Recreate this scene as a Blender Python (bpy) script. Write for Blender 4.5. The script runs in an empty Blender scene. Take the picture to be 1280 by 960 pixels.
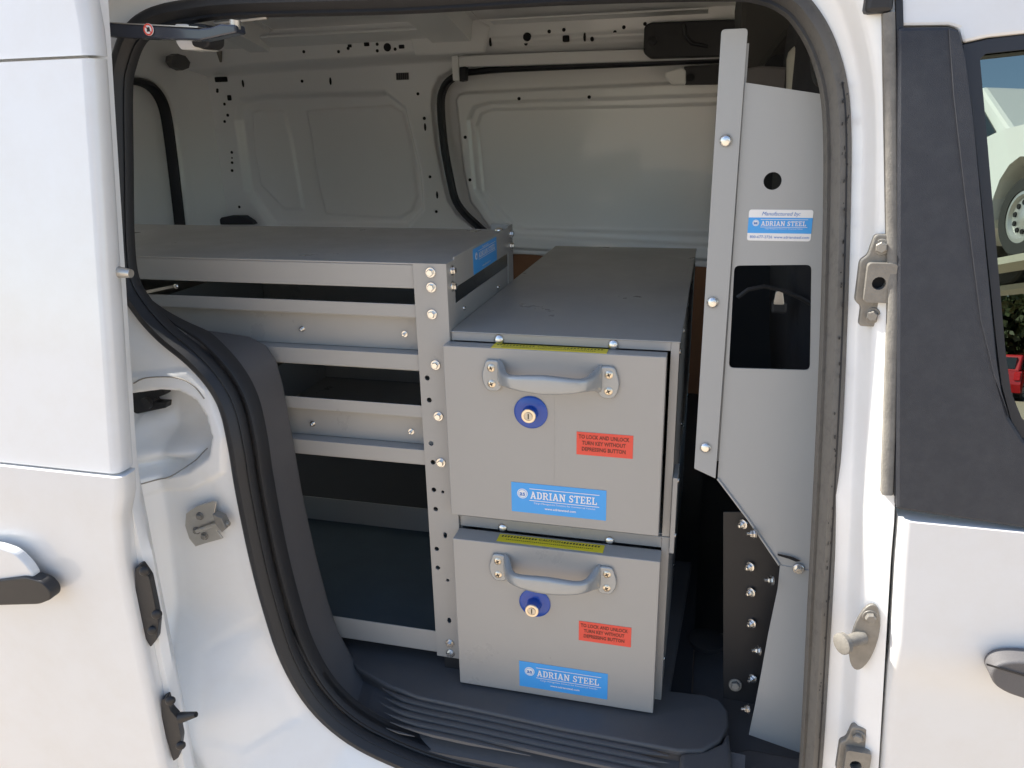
import bpy, bmesh, math, random
import numpy as np
from mathutils import Vector, Matrix
from mathutils.geometry import tessellate_polygon

random.seed(4)
R = math.radians
SC = bpy.context.scene
COL = SC.collection
GZ = 1.12                       # height of the local origin (top edge of the upper drawer front) above the ground

# ------------------------------------------------------------------ camera
cam = bpy.data.cameras.new('camera')
cam.sensor_width = 36.0
cam.lens = 27.14
cam.clip_start = 0.02
cam.clip_end = 900
co = bpy.data.objects.new('camera', cam)
COL.objects.link(co)
_yaw, _pit, _rol = -.2557, -.3316, -.0217
_f = Vector((math.sin(_yaw)*math.cos(_pit), math.cos(_yaw)*math.cos(_pit), math.sin(_pit)))
_r = Vector((math.cos(_yaw), -math.sin(_yaw), 0))
_u = _r.cross(_f)
_r2 = _r*math.cos(_rol) + _u*math.sin(_rol)
_u2 = -_r*math.sin(_rol) + _u*math.cos(_rol)
co.matrix_world = Matrix((( _r2.x, _u2.x, -_f.x, .323), (_r2.y, _u2.y, -_f.y, -.8909), (_r2.z, _u2.z, -_f.z, .2723+GZ), (0, 0, 0, 1)))
SC.camera = co

# ------------------------------------------------------------------ daylight
SUN = Vector((-.71, .08, .70)).normalized()      # direction towards the sun
w = bpy.data.worlds.new('World')
SC.world = w
w.use_nodes = True
wn = w.node_tree
bg = wn.nodes['Background']
sky = wn.nodes.new('ShaderNodeTexSky')
sky.sky_type = 'NISHITA'
sky.sun_disc = False
sky.sun_elevation = math.asin(SUN.z)
sky.sun_rotation = math.atan2(SUN.x, SUN.y)
wn.links.new(sky.outputs[0], bg.inputs[0])
bg.inputs[1].default_value = 0.125
sl = bpy.data.lights.new('sun', 'SUN')
sl.energy = 5.0
sl.angle = R(.5)
sl.color = (1, .95, .86)
so = bpy.data.objects.new('sun', sl)
COL.objects.link(so)
so.rotation_mode = 'QUATERNION'
so.rotation_quaternion = SUN.to_track_quat('Z', 'Y')
so.location = (0, -3, 8)
SC.view_settings.view_transform = 'Standard'
SC.view_settings.look = 'None'
SC.view_settings.exposure = 1.17
SC.view_settings.gamma = 1
SC.cycles.max_bounces = 16
SC.cycles.diffuse_bounces = 12
SC.cycles.glossy_bounces = 5
SC.cycles.sample_clamp_indirect = 6
SC.cycles.caustics_reflective = False
SC.cycles.use_denoising = True

# ------------------------------------------------------------------ materials
def mat(name, col, rough=.5, metal=0., coat=0., coat_rough=.08, spec=.5, var=0., vscale=8., bump=0., bscale=400., rvar=0.,
        dust=None, dust_amt=0., dust_scale=14., emit=None):
    m = bpy.data.materials.new(name)
    m.use_nodes = True
    nt = m.node_tree
    b = nt.nodes['Principled BSDF']
    b.inputs['Base Color'].default_value = (*col, 1)
    b.inputs['Roughness'].default_value = rough
    b.inputs['Metallic'].default_value = metal
    b.inputs['Coat Weight'].default_value = coat
    b.inputs['Coat Roughness'].default_value = coat_rough
    b.inputs['Specular IOR Level'].default_value = spec
    tc = nt.nodes.new('ShaderNodeTexCoord')
    geo = nt.nodes.new('ShaderNodeNewGeometry')
    pos = geo.outputs['Position']
    L = nt.links.new
    src = None
    if var or rvar:
        n = nt.nodes.new('ShaderNodeTexNoise')
        n.inputs['Scale'].default_value = vscale
        n.inputs['Detail'].default_value = 6
        n.inputs['Roughness'].default_value = .62
        L(pos, n.inputs['Vector'])
        if var:
            mx = nt.nodes.new('ShaderNodeMix'); mx.data_type = 'RGBA'
            mx.inputs['A'].default_value = (*[max(0, c*(1-var)) for c in col], 1)
            mx.inputs['B'].default_value = (*[min(1, c*(1+var)) for c in col], 1)
            L(n.outputs['Fac'], mx.inputs['Factor'])
            src = mx.outputs['Result']
        if rvar:
            mr = nt.nodes.new('ShaderNodeMapRange')
            mr.inputs['From Min'].default_value = .3; mr.inputs['From Max'].default_value = .7
            mr.inputs['To Min'].default_value = max(.02, rough-rvar); mr.inputs['To Max'].default_value = min(1, rough+rvar)
            L(n.outputs['Fac'], mr.inputs['Value'])
            L(mr.outputs['Result'], b.inputs['Roughness'])
    if dust:
        n2 = nt.nodes.new('ShaderNodeTexNoise')
        n2.inputs['Scale'].default_value = dust_scale
        n2.inputs['Detail'].default_value = 8
        n2.inputs['Roughness'].default_value = .7
        L(pos, n2.inputs['Vector'])
        mr = nt.nodes.new('ShaderNodeMapRange')
        mr.inputs['From Min'].default_value = .42; mr.inputs['From Max'].default_value = .75
        mr.inputs['To Max'].default_value = dust_amt
        L(n2.outputs['Fac'], mr.inputs['Value'])
        mx = nt.nodes.new('ShaderNodeMix'); mx.data_type = 'RGBA'
        if src: L(src, mx.inputs['A'])
        else: mx.inputs['A'].default_value = (*col, 1)
        mx.inputs['B'].default_value = (*dust, 1)
        L(mr.outputs['Result'], mx.inputs['Factor'])
        src = mx.outputs['Result']
    if src: L(src, b.inputs['Base Color'])
    if bump:
        n3 = nt.nodes.new('ShaderNodeTexNoise')
        n3.inputs['Scale'].default_value = bscale
        n3.inputs['Detail'].default_value = 3
        L(pos, n3.inputs['Vector'])
        bp = nt.nodes.new('ShaderNodeBump')
        bp.inputs['Strength'].default_value = bump
        bp.inputs['Distance'].default_value = .001
        L(n3.outputs['Fac'], bp.inputs['Height'])
        L(bp.outputs['Normal'], b.inputs['Normal'])
    return m

M = {}
M['paint'] = mat('white_paint', (.74, .74, .735), .28, coat=.6, coat_rough=.05, var=.015, vscale=5, dust=(.60, .54, .45), dust_amt=.2, dust_scale=16)
M['jamb'] = mat('white_jamb_paint', (.85, .85, .84), .3, coat=.4, coat_rough=.1, var=.02, vscale=6, dust=(.62, .56, .47), dust_amt=.15, dust_scale=11)
M['inner'] = mat('inner_white_paint', (.86, .865, .875), .30, coat=.5, coat_rough=.06, var=.03, vscale=4, bump=.06, bscale=40)
M['steel'] = mat('grey_powder_coat', (.385, .372, .35), .36, spec=.5, var=.05, vscale=11, bump=.12, bscale=800, rvar=.11)
M['pale_steel'] = mat('pale_grey_powder_coat', (.37, .38, .38), .34, spec=.5, var=.025, vscale=7, bump=.10, bscale=700, rvar=.04)
M['cast'] = mat('painted_cast_handle', (.37, .385, .39), .26, metal=.25, coat=.4, var=.04, vscale=60, bump=.15, bscale=260)
M['zinc'] = mat('zinc_plated', (.82, .80, .76), .27, metal=1, var=.08, vscale=120, bump=.2, bscale=600)
M['brass'] = mat('nickel_screw', (.80, .70, .56), .3, metal=1)
M['black'] = mat('black_plastic', (.017, .017, .019), .5, bump=.25, bscale=1200)
M['void'] = mat('dark_opening', (.006, .006, .008), .8)
M['trim'] = mat('dark_grey_trim', (.115, .11, .112), .55, var=.08, vscale=30, bump=.45, bscale=1400)
M['step'] = mat('step_plastic', (.098, .096, .098), .5, var=.12, vscale=20, bump=.4, bscale=1100, dust=(.12, .10, .08), dust_amt=.22, dust_scale=22)
M['scuff'] = mat('scuffed_plastic', (.11, .10, .095), .6, var=.15, vscale=25, bump=.3, bscale=800)
M['rubber'] = mat('rubber_seal', (.02, .02, .022), .55, bump=.2, bscale=500, var=.1, vscale=40)
M['weather'] = mat('dusty_weatherstrip', (.21, .195, .17), .75, var=.15, vscale=60, dust=(.06, .055, .05), dust_amt=.5, dust_scale=70, bump=.4, bscale=500)
M['rubber_far'] = mat('inner_rubber_seal', (.007, .008, .013), .5)
M['mat'] = mat('rubber_floor_mat', (.014, .016, .02), .6, bump=.3, bscale=300)
M['traymat'] = mat('dark_tray_liner', (.06, .085, .10), .55, var=.25, vscale=14, bump=.3, bscale=300)
M['board'] = mat('brown_hardboard', (.23, .10, .045), .6, var=.12, vscale=16)
M['blue'] = mat('blue_lock_plastic', (.016, .075, .40), .28, coat=.3)
M['sticker'] = mat('blue_sticker', (.065, .38, .86), .42)
M['white'] = mat('white_print', (.86, .86, .86), .45)
M['red'] = mat('red_sticker', (.80, .085, .055), .45)
M['redtext'] = mat('dark_print', (.16, .035, .02), .5)
M['yellow'] = mat('yellow_sticker', (.92, .74, .03), .4)
M['ink'] = mat('black_print', (.02, .02, .02), .5)
M['bluetext'] = mat('blue_print', (.05, .20, .55), .5)
M['hw'] = mat('dusty_hardware', (.24, .225, .20), .5, metal=.35, var=.3, vscale=90, bump=.4, bscale=500)
M['latchsteel'] = mat('latch_steel', (.55, .52, .47), .38, metal=.85, var=.15, vscale=60)
M['armpaint'] = mat('dark_arm_paint', (.035, .04, .055), .22, coat=.5)
M['applique'] = mat('black_textured_applique', (.022, .0235, .03), .5, var=.06, vscale=60, bump=.55, bscale=1500, dust=(.12, .12, .12), dust_amt=.12, dust_scale=60)
M['frame'] = mat('satin_black_frame', (.022, .022, .026), .4)
M['headliner'] = mat('charcoal_headliner', (.05, .05, .048), .9, bump=.3, bscale=600)
M['olive'] = mat('grey_pillar_trim', (.36, .36, .32), .7, bump=.2, bscale=500)
M['fabric'] = mat('dark_seat_fabric', (.012, .013, .017), .85, bump=.5, bscale=900)
M['vent'] = mat('dark_vent_grille', (.03, .03, .04), .6)

# ------------------------------------------------------------------ mesh helpers (local coordinates: z = 0 at the top drawer's upper edge)
def lerp(a, b, t): return a + (b-a)*t

class MB:
    def __init__(s): s.v = []; s.f = []
    def add(s, vs, fs):
        o = len(s.v)
        s.v += [tuple(p) for p in vs]
        s.f += [tuple(i+o for i in f) for f in fs]
        return s
    def box(s, x0, x1, y0, y1, z0, z1):
        vs = [(x, y, z) for z in (z0, z1) for y in (y0, y1) for x in (x0, x1)]
        return s.add(vs, [(0, 2, 3, 1), (4, 5, 7, 6), (0, 1, 5, 4), (1, 3, 7, 5), (3, 2, 6, 7), (2, 0, 4, 6)])
    def prism(s, pts, vec):
        pts = [Vector(p) for p in pts]; vec = Vector(vec); n = len(pts)
        nrm = Vector((0, 0, 0))
        for i in range(n): nrm += pts[i].cross(pts[(i+1) % n])
        if nrm.dot(vec) > 0: pts.reverse()
        return s.add(pts + [p+vec for p in pts],
                     [tuple(range(n)), tuple(range(2*n-1, n-1, -1))] + [(i, i+n, (i+1) % n + n, (i+1) % n)[::-1] for i in range(n)][::1])
    def plate(s, outline, holes, vec):
        loops = [[Vector(p) for p in outline]] + [[Vector(p) for p in h] for h in holes]
        flat = [p for l in loops for p in l]; n = len(flat); vec = Vector(vec)
        tris = tessellate_polygon(loops)
        fs = []
        for t in tris:
            a, b, c = (flat[i] for i in t)
            t = tuple(t)
            if (b-a).cross(c-a).dot(vec) > 0: t = t[::-1]
            fs.append(t); fs.append(tuple(i+n for i in t[::-1]))
        o = 0
        for k, l in enumerate(loops):
            m_ = len(l)
            for i in range(m_):
                fs.append((o+i, o+(i+1) % m_, o+(i+1) % m_+n, o+i+n))
            o += m_
        return s.add(flat + [p+vec for p in flat], fs)
    def rings(s, rings, cap0=True, cap1=True, closed=False):
        n = len(rings[0]); vs = [p for r in rings for p in r]; fs = []
        m_ = len(rings)
        for k in range(m_ if closed else m_-1):
            a = k*n; b = ((k+1) % m_)*n
            for i in range(n): fs.append((a+i, a+(i+1) % n, b+(i+1) % n, b+i))
        if not closed:
            if cap0: fs.append(tuple(range(n-1, -1, -1)))
            if cap1: fs.append(tuple(range((m_-1)*n, m_*n)))
        return s.add(vs, fs)
    def lathe(s, o, ax, prof, n=16):
        o = Vector(o); ax = Vector(ax).normalized(); e1 = ax.orthogonal().normalized(); e2 = ax.cross(e1)
        return s.rings([[o + ax*t + (e1*math.cos(2*math.pi*i/n) + e2*math.sin(2*math.pi*i/n))*max(r, 1e-5) for i in range(n)] for t, r in prof])
    def cyl(s, p0, p1, r0, r1=None, n=14):
        p0 = Vector(p0); p1 = Vector(p1)
        return s.lathe(p0, p1-p0, [(0, r0), ((p1-p0).length, r0 if r1 is None else r1)], n)
    def tube(s, pts, r, n=8, closed=False):
        pts = [Vector(p) for p in pts]; m_ = len(pts); out = []
        e1 = None
        for i, p in enumerate(pts):
            a = pts[i-1] if (i > 0 or closed) else p; b = pts[(i+1) % m_] if (i < m_-1 or closed) else p
            t = (b-a).normalized()
            e1 = t.orthogonal().normalized() if e1 is None else (e1 - t*e1.dot(t)).normalized()
            e2 = t.cross(e1); rr = r[i] if isinstance(r, (list, tuple)) else r
            out.append([p + (e1*math.cos(2*math.pi*k/n)+e2*math.sin(2*math.pi*k/n))*rr for k in range(n)])
        return s.rings(out, closed=closed)
    def sweep(s, pts, prof, up=(0, -1, 0), closed=False, flip=False, scale=None):
        """prof: (across, out) pairs; out follows 'up', across = tangent x up"""
        pts = [Vector(p) for p in pts]; m_ = len(pts); out = []; up = Vector(up)
        for i, p in enumerate(pts):
            a = pts[i-1] if (i > 0 or closed) else p; b = pts[(i+1) % m_] if (i < m_-1 or closed) else p
            t = (b-a).normalized(); ac = t.cross(up).normalized()
            if flip: ac = -ac
            k = scale[i] if scale else 1
            out.append([p + ac*(q[0]*k) + up*(q[1]*k) for q in prof])
        return s.rings(out, closed=closed)
    def build(s, name, m, parent=None, smooth=None, bevel=0, seg=2, at=None):
        return link(name, s.mesh(name, m, parent, smooth, at), m, parent, bevel, seg, at)
    def mesh(s, name, m, parent=None, smooth=None, at=None):
        base = Vector(at) if at is not None else (Vector(parent['base']) if parent is not None else Vector((0, 0, 0)))
        me = bpy.data.meshes.new(name)
        me.from_pydata([(p[0]-base.x, p[1]-base.y, p[2]-base.z) for p in s.v], [], s.f)
        bm = bmesh.new(); bm.from_mesh(me)
        bmesh.ops.recalc_face_normals(bm, faces=bm.faces)
        bm.to_mesh(me); bm.free()
        me.materials.append(m)
        if smooth is not None:
            me.polygons.foreach_set('use_smooth', [True]*len(me.polygons))
            if smooth < 179: me.set_sharp_from_angle(angle=R(smooth))
        return me

def link(name, me, m, parent=None, bevel=0, seg=2, at=None):
    o = bpy.data.objects.new(name, me)
    COL.objects.link(o)
    base = Vector(at) if at is not None else (Vector(parent['base']) if parent is not None else Vector((0, 0, 0)))
    o['base'] = tuple(base)
    if parent is not None:
        o.parent = parent
        o.location = base - Vector(parent['base'])
    else:
        o.location = base + Vector((0, 0, GZ))
    if bevel:
        b = o.modifiers.new('edge', 'BEVEL'); b.width = bevel; b.segments = seg; b.limit_method = 'ANGLE'; b.angle_limit = R(38)
        b.harden_normals = False
    return o

def thing(name, label, cat, base, group=None):
    o = bpy.data.objects.new(name, None)
    COL.objects.link(o)
    o.empty_display_size = .1
    o['base'] = tuple(base)
    o.location = Vector(base) + Vector((0, 0, GZ))
    o['label'] = label; o['category'] = cat
    if group: o['group'] = group
    return o

def tag(o, **k):
    for a, b in k.items(): o[a] = b
    return o

def rounded(pts, r, n=5):
    """round the corners of a planar 3-D polygon"""
    pts = [Vector(p) for p in pts]; out = []; m_ = len(pts)
    rr = r if isinstance(r, (list, tuple)) else [r]*m_
    for i, p in enumerate(pts):
        a = (pts[i-1]-p); b = (pts[(i+1) % m_]-p)
        if rr[i] <= 0: out.append(p); continue
        d = min(rr[i], a.length*.49, b.length*.49)
        p0 = p + a.normalized()*d; p1 = p + b.normalized()*d
        for k in range(n+1):
            t = k/n
            out.append(p0*(1-t)**2 + p*2*t*(1-t) + p1*t*t)
    return out

def circle_xz(x, y, z, r, n=14, rz=None):
    rz = rz or r
    return [(x+r*math.cos(2*math.pi*i/n), y, z+rz*math.sin(2*math.pi*i/n)) for i in range(n)]

def smooth_path(pts, n=6, closed=False):
    """Catmull-Rom through 3-D points"""
    P = [Vector(p) for p in pts]; m_ = len(P); out = []
    for i in range(m_ if closed else m_-1):
        p0 = P[i-1] if (i > 0 or closed) else P[i]
        p1 = P[i]; p2 = P[(i+1) % m_]; p3 = P[(i+2) % m_] if (i+2 < m_ or closed) else p2
        for k in range(n):
            t = k/n
            out.append(.5*((2*p1) + (p2-p0)*t + (2*p0-5*p1+4*p2-p3)*t*t + (3*p1-p0-3*p2+p3)*t**3))
    if not closed: out.append(P[-1])
    return out

# ---- bolts share mesh data
def bolt_mesh(name, m, r, kind):
    b = MB()
    if kind == 'hex':
        b.lathe((0, 0, 0), (0, 0, 1), [(-.001, r), (r*.16, r), (r*.24, r*.93)], 20)
        b.lathe((0, 0, 0), (0, 0, 1), [(r*.2, r*.70), (r*.72, r*.70), (r*.86, r*.58), (r*.86, .0001)], 6)
    elif kind == 'dome':
        b.lathe((0, 0, 0), (0, 0, 1), [(-.001, r*.99), (r*.1, r), (r*.34, r*.86), (r*.52, r*.55), (r*.58, r*.18), (r*.58, .0001)], 18)
    elif kind == 'stud':
        b.lathe((0, 0, 0), (0, 0, 1), [(-.001, r), (r*.25, r), (r*.25, r*.55), (r*1.5, r*.52), (r*1.7, r*.3), (r*1.7, .0001)], 14)
    elif kind == 'nut':
        b.lathe((0, 0, 0), (0, 0, 1), [(-.001, r*1.05), (r*.18, r*1.05), (r*.2, r*.98)], 18)
        b.lathe((0, 0, 0), (0, 0, 1), [(r*.18, r*.74), (r*.75, r*.74), (r*.85, r*.62)], 6)
        b.lathe((0, 0, 0), (0, 0, 1), [(r*.7, r*.36), (r*1.55, r*.36), (r*1.62, .0001)], 12)
    elif kind == 'screw':
        b.lathe((0, 0, 0), (0, 0, 1), [(-.001, r), (r*.12, r), (r*.34, r*.7), (r*.38, r*.3), (r*.38, .0001)], 18)
    me = b.mesh(name, m, None, 35)
    return me
BM = {'hex': bolt_mesh('bolt', M['zinc'], .0068, 'hex'), 'dome': bolt_mesh('bolt', M['zinc'], .0068, 'dome'), 'stud': bolt_mesh('stud', M['zinc'], .0042, 'stud'),
      'nut': bolt_mesh('nut', M['zinc'], .0062, 'nut'), 'small': bolt_mesh('bolt', M['zinc'], .0036, 'dome'), 'dark': bolt_mesh('bolt', M['hw'], .009, 'hex'),
      'screw': bolt_mesh('screw', M['brass'], .0052, 'screw'), 'hwscrew': bolt_mesh('screw', M['hw'], .0075, 'hex'), 'blackscrew': bolt_mesh('screw', M['black'], .0060, 'dome')}
cross = MB().box(-.0026, .0026, -.0006, .0006, .0014, .0023).box(-.0006, .0006, -.0026, .0026, .00141, .00231)
cross_me = cross.mesh('recess', M['ink'])
def put(kind, p, n, parent, name='bolt', spin=None):
    o = link(name, BM[kind], None, parent, at=p)
    o.rotation_mode = 'QUATERNION'
    q = Vector((0, 0, 1)).rotation_difference(Vector(n).normalized())
    o.rotation_quaternion = q @ Matrix.Rotation(spin if spin is not None else random.uniform(0, 6), 4, 'Z').to_quaternion()
    return o

# ---- lettering
DG = None
def text(s, origin, right, up, size, m, parent, name='lettering', align='CENTER', shear=0, lift=.0004, stretch=1.0, bold=0.0):
    cu = bpy.data.curves.new(name, 'FONT')
    cu.body = s; cu.size = size; cu.align_x = align; cu.align_y = 'CENTER'; cu.shear = shear; cu.resolution_u = 2
    cu.offset = bold; cu.space_line = .95
    t = bpy.data.objects.new('t', cu)
    COL.objects.link(t)
    dg = bpy.context.evaluated_depsgraph_get()
    me0 = bpy.data.meshes.new_from_object(t.evaluated_get(dg))
    bpy.data.objects.remove(t); 
    r = Vector(right).normalized(); u = Vector(up).normalized(); nrm = r.cross(u)
    b = MB()
    b.add([Vector(origin) + r*(v.co.x*stretch) + u*v.co.y + nrm*lift for v in me0.vertices], [tuple(p.vertices) for p in me0.polygons])
    bpy.data.meshes.remove(me0)
    return b.build(name, m, parent)

SLAB = {  # strokes in a unit-high cell: polylines with a width; serifs as short horizontal strokes
 'A': (.92, [((.14, 0), (.46, .97), .17), ((.46, .97), (.78, 0), .2), ((.22, .3), (.70, .3), .13), ((0, .06), (.3, .06), .12), ((.6, .06), (.92, .06), .12), ((.3, .94), (.5, .94), .12)]),
 'D': (.84, [((.2, 0), (.2, 1), .2), ((0, .06), (.5, .06), .12), ((0, .94), (.5, .94), .12), ((.45, .94), (.66, .82), .16), ((.66, .86), (.74, .5), .2), ((.74, .5), (.66, .14), .2), ((.66, .18), (.45, .06), .16)]),
 'R': (.90, [((.2, 0), (.2, 1), .2), ((0, .06), (.38, .06), .12), ((0, .94), (.55, .94), .12), ((.5, .94), (.68, .8), .16), ((.69, .84), (.69, .6), .18), ((.68, .62), (.5, .48), .15), ((.2, .48), (.52, .48), .12), ((.48, .48), (.74, .06), .2), ((.62, .06), (.9, .06), .12)]),
 'I': (.44, [((.22, 0), (.22, 1), .2), ((0, .06), (.44, .06), .12), ((0, .94), (.44, .94), .12)]),
 'N': (.98, [((.19, 0), (.19, 1), .16), ((.8, 0), (.8, 1), .16), ((.2, .97), (.8, .03), .22), ((0, .06), (.38, .06), .12), ((0, .94), (.3, .94), .12), ((.62, .94), (.98, .94), .12)]),
 'S': (.74, [((.66, .72), (.62, .86), .16), ((.64, .9), (.3, .93), .14), ((.32, .93), (.12, .76), .17), ((.12, .78), (.24, .58), .17), ((.2, .6), (.55, .42), .18), ((.52, .44), (.64, .24), .18), ((.64, .26), (.42, .07), .17), ((.45, .07), (.12, .1), .14), ((.12, .06), (.08, .3), .16)]),
 'T': (.84, [((.42, 0), (.42, 1), .2), ((0, .93), (.84, .93), .14), ((.06, .7), (.06, 1), .12), ((.78, .7), (.78, 1), .12), ((.22, .06), (.62, .06), .12)]),
 'E': (.78, [((.2, 0), (.2, 1), .2), ((0, .06), (.74, .06), .13), ((0, .94), (.72, .94), .13), ((.2, .5), (.54, .5), .12), ((.7, 0), (.7, .3), .13), ((.68, .72), (.68, 1), .13), ((.52, .38), (.52, .62), .1)]),
 'L': (.76, [((.2, 0), (.2, 1), .2), ((0, .06), (.74, .06), .13), ((0, .94), (.42, .94), .12), ((.7, 0), (.7, .34), .13)]),
}
def slab(s, origin, right, up, h, width, m, parent, name='lettering', lift=.0004):
    r = Vector(right).normalized(); u = Vector(up).normalized(); nrm = r.cross(u)
    tot = sum((SLAB[c][0]+.1) if c != ' ' else .42 for c in s) - .1
    kx = width/(tot*h)
    b = MB(); x = 0; o = Vector(origin); k = 0
    for c in s:
        if c == ' ': x += .42; continue
        wd, strokes = SLAB[c]
        for a, e, t in strokes:
            a = Vector(a); e = Vector(e); d = (e-a).normalized(); n = Vector((-d.y, d.x))*t*.5
            q = [a+n, a-n, e-n, e+n]
            k += 1
            b.add([o + r*((p.x+x)*h*kx) + u*(min(1, max(0, p.y))*h) + nrm*(lift + (k % 9)*.000012) for p in q], [(0, 1, 2, 3)])
        x += wd + .1
    return b.build(name, m, parent)

def label_quad(o, right, up, w_, h_, th, m, parent, name, r=0.0):
    o = Vector(o); rr = Vector(right).normalized()*w_; uu = Vector(up).normalized()*h_; n = rr.normalized().cross(uu.normalized())
    pts = [o, o+rr, o+rr+uu, o+uu]
    if r: pts = rounded(pts, r, 4)
    return MB().prism(pts, n*th).build(name, m, parent)

def brand_block(o, right, up, w_, h_, parent, lift, tag_line=True):
    """the blue block with emblem, slab lettering, rules and small lines; o = lower left corner of the block"""
    r = Vector(right).normalized(); u = Vector(up).normalized(); n = r.cross(u); o = Vector(o)
    P = lambda a, b: o + r*(a*w_) + u*(b*h_)
    slab('ADRIAN STEEL', P(.205, .50), r, u, h_*.245, w_*.70, M['white'], parent, lift=lift)
    b = MB()
    for y_, t in ((.82, .022), (.425, .022)):
        q = P(.195, y_); b.add([q+n*lift, q+r*(w_*.735)+n*lift, q+r*(w_*.735)+u*(h_*t)+n*lift, q+u*(h_*t)+n*lift], [(0, 1, 2, 3)])
    b.build('rule', M['white'], parent)
    c = P(.12, .645)
    MB().prism([c + (r*math.cos(2*math.pi*i/20) + u*math.sin(2*math.pi*i/20))*h_*.165 + n*(lift*.3) for i in range(20)], n*(lift*.7)).build('emblem', M['white'], parent)
    text('as', c, r, u, h_*.22, M['bluetext'], parent, 'emblem_lettering', lift=lift*1.3, bold=.0002)
    e = MB()
    for i in range(24):
        a0, a1 = 2*math.pi*i/24, 2*math.pi*(i+1)/24
        q = lambda a, k: c + (r*math.cos(a)+u*math.sin(a))*h_*.165*k + n*lift*1.25
        e.add([q(a0, .84), q(a1, .84), q(a1, .76), q(a0, .76)], [(0, 1, 2, 3)])
    e.build('emblem_ring', M['sticker'], parent)
    if tag_line:
        text('Cargo Management Solutions for Commercial Vehicles', P(.565, .355), r, u, h_*.085, M['white'], parent, lift=lift, stretch=1.0)

# ------------------------------------------------------------------ surroundings
gnd = MB()
gnd.add([(-400, -400, -GZ), (400, -400, -GZ), (400, 400, -GZ), (-400, 400, -GZ)], [(0, 1, 2, 3)])
M['ground'] = mat('dry_paved_lot', (.43, .35, .265), .85, var=.2, vscale=3, bump=.5, bscale=120)
tag(gnd.build('ground', M['ground']), kind='structure', label='dry pale paved lot under the van')

# ================================================================== THE VAN
van = thing('cargo_van', 'white cargo van with its side door slid open onto grey steel shelving', 'van', (0, .65, -GZ))

def ya(z): return -.12 + max(0., z+.1)*.17

def sdf(px, pz, poly):
    """signed distance (negative inside) of points to a polygon, in x and z"""
    poly = [(p[0], p[-1]) for p in poly]
    d = np.full(px.shape, 1e9); inside = np.zeros(px.shape, bool)
    n = len(poly)
    for i in range(n):
        ax, az = poly[i]; bx, bz = poly[(i+1) % n]
        ex, ez = bx-ax, bz-az
        t = np.clip(((px-ax)*ex + (pz-az)*ez)/(ex*ex+ez*ez+1e-12), 0, 1)
        d = np.minimum(d, np.hypot(px-ax-t*ex, pz-az-t*ez))
        c = ((az > pz) != (bz > pz)) & (px < (bx-ax)*(pz-az)/(bz-az+1e-12)+ax)
        inside ^= c
    return np.where(inside, -d, d)
def sstep(x, a, b):
    t = np.clip((x-a)/(b-a), 0, 1)
    return t*t*(3-2*t)
def inside(px, pz, poly, w_): return 1 - sstep(sdf(px, pz, poly), -w_*.5, w_*.5)

def heightfield(name, m, parent, x0, x1, z0, z1, step, fy, keep=None, axis='xz'):
    nx = int((x1-x0)/step)+1; nz = int((z1-z0)/step)+1
    X, Z = np.meshgrid(np.linspace(x0, x1, nx), np.linspace(z0, z1, nz))
    Y = fy(X, Z)
    base = parent['base']
    co_ = np.stack([X, Y, Z] if axis == 'xz' else [Y, X, Z], -1).reshape(-1, 3) - np.array(base)
    i = np.arange(nx*nz).reshape(nz, nx)
    q = np.stack([i[:-1, :-1], i[:-1, 1:], i[1:, 1:], i[1:, :-1]], -1).reshape(-1, 4)
    if keep is not None:
        k = keep(X, Z).reshape(-1)
        q = q[k[q].all(1)]
    used = np.unique(q); remap = np.full(nx*nz, -1); remap[used] = np.arange(len(used))
    co_ = co_[used]; q = remap[q]
    me = bpy.data.meshes.new(name)
    me.vertices.add(len(co_)); me.vertices.foreach_set('co', co_.astype('f4').reshape(-1))
    me.loops.add(q.size); me.loops.foreach_set('vertex_index', q.reshape(-1).astype('i4'))
    me.polygons.add(len(q)); me.polygons.foreach_set('loop_start', np.arange(0, q.size, 4, dtype='i4'))
    me.polygons.foreach_set('use_smooth', np.ones(len(q), bool))
    me.update(calc_edges=True); me.validate()
    me.materials.append(m)
    return link(name, me, m, parent)

# ---- the aperture (centre line of its seal)
SEAL = [(-0.3763, -0.0493, 0.316), (-0.3815, -0.0632, 0.234), (-0.3865, -0.0793, 0.1397), (-0.3821, -0.0878, 0.0895), (-0.36, -0.0937, 0.0549), (-0.3305, -0.0985, 0.0267), (-0.2919, -0.103, -0), (-0.2617, -0.1079, -0.0289), (-0.2431, -0.1134, -0.0614), (-0.2339, -0.12, -0.1095), (-0.2332, -0.12, -0.1648), (-0.2283, -0.12, -0.2571), (-0.2188, -0.12, -0.3417), (-0.2029, -0.12, -0.423), (-0.1708, -0.12, -0.491), (-0.1197, -0.12, -0.5372), (-0.0501, -0.12, -0.5639), (0.0191, -0.12, -0.5775), (0.1093, -0.12, -0.5782), (0.2378, -0.12, -0.5739), (0.3778, -0.12, -0.5649), (0.4572, -0.12, -0.5521), (0.4734, -0.12, -0.5199), (0.474, -0.12, -0.4441), (0.4623, -0.12, -0.2371), (0.4526, -0.1119, -0.0524), (0.4468, -0.0901, 0.0762), (0.4398, -0.0706, 0.1907), (0.434, -0.0593, 0.257), (0.427, -0.0526, 0.2967), (0.4142, -0.0468, 0.3305), (0.3994, -0.0428, 0.3544), (0.383, -0.0399, 0.3713), (0.3567, -0.0377, 0.3839), (0.3158, -0.0369, 0.3891), (0.1587, -0.0361, 0.3936), (-0.0147, -0.0361, 0.3938), (-0.2073, -0.0352, 0.3991), (-0.2801, -0.0357, 0.3961), (-0.3234, -0.0368, 0.3896), (-0.3519, -0.0395, 0.3736), (-0.3684, -0.0442, 0.3461)]
seal_path = smooth_path(SEAL, 5, True)

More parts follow.
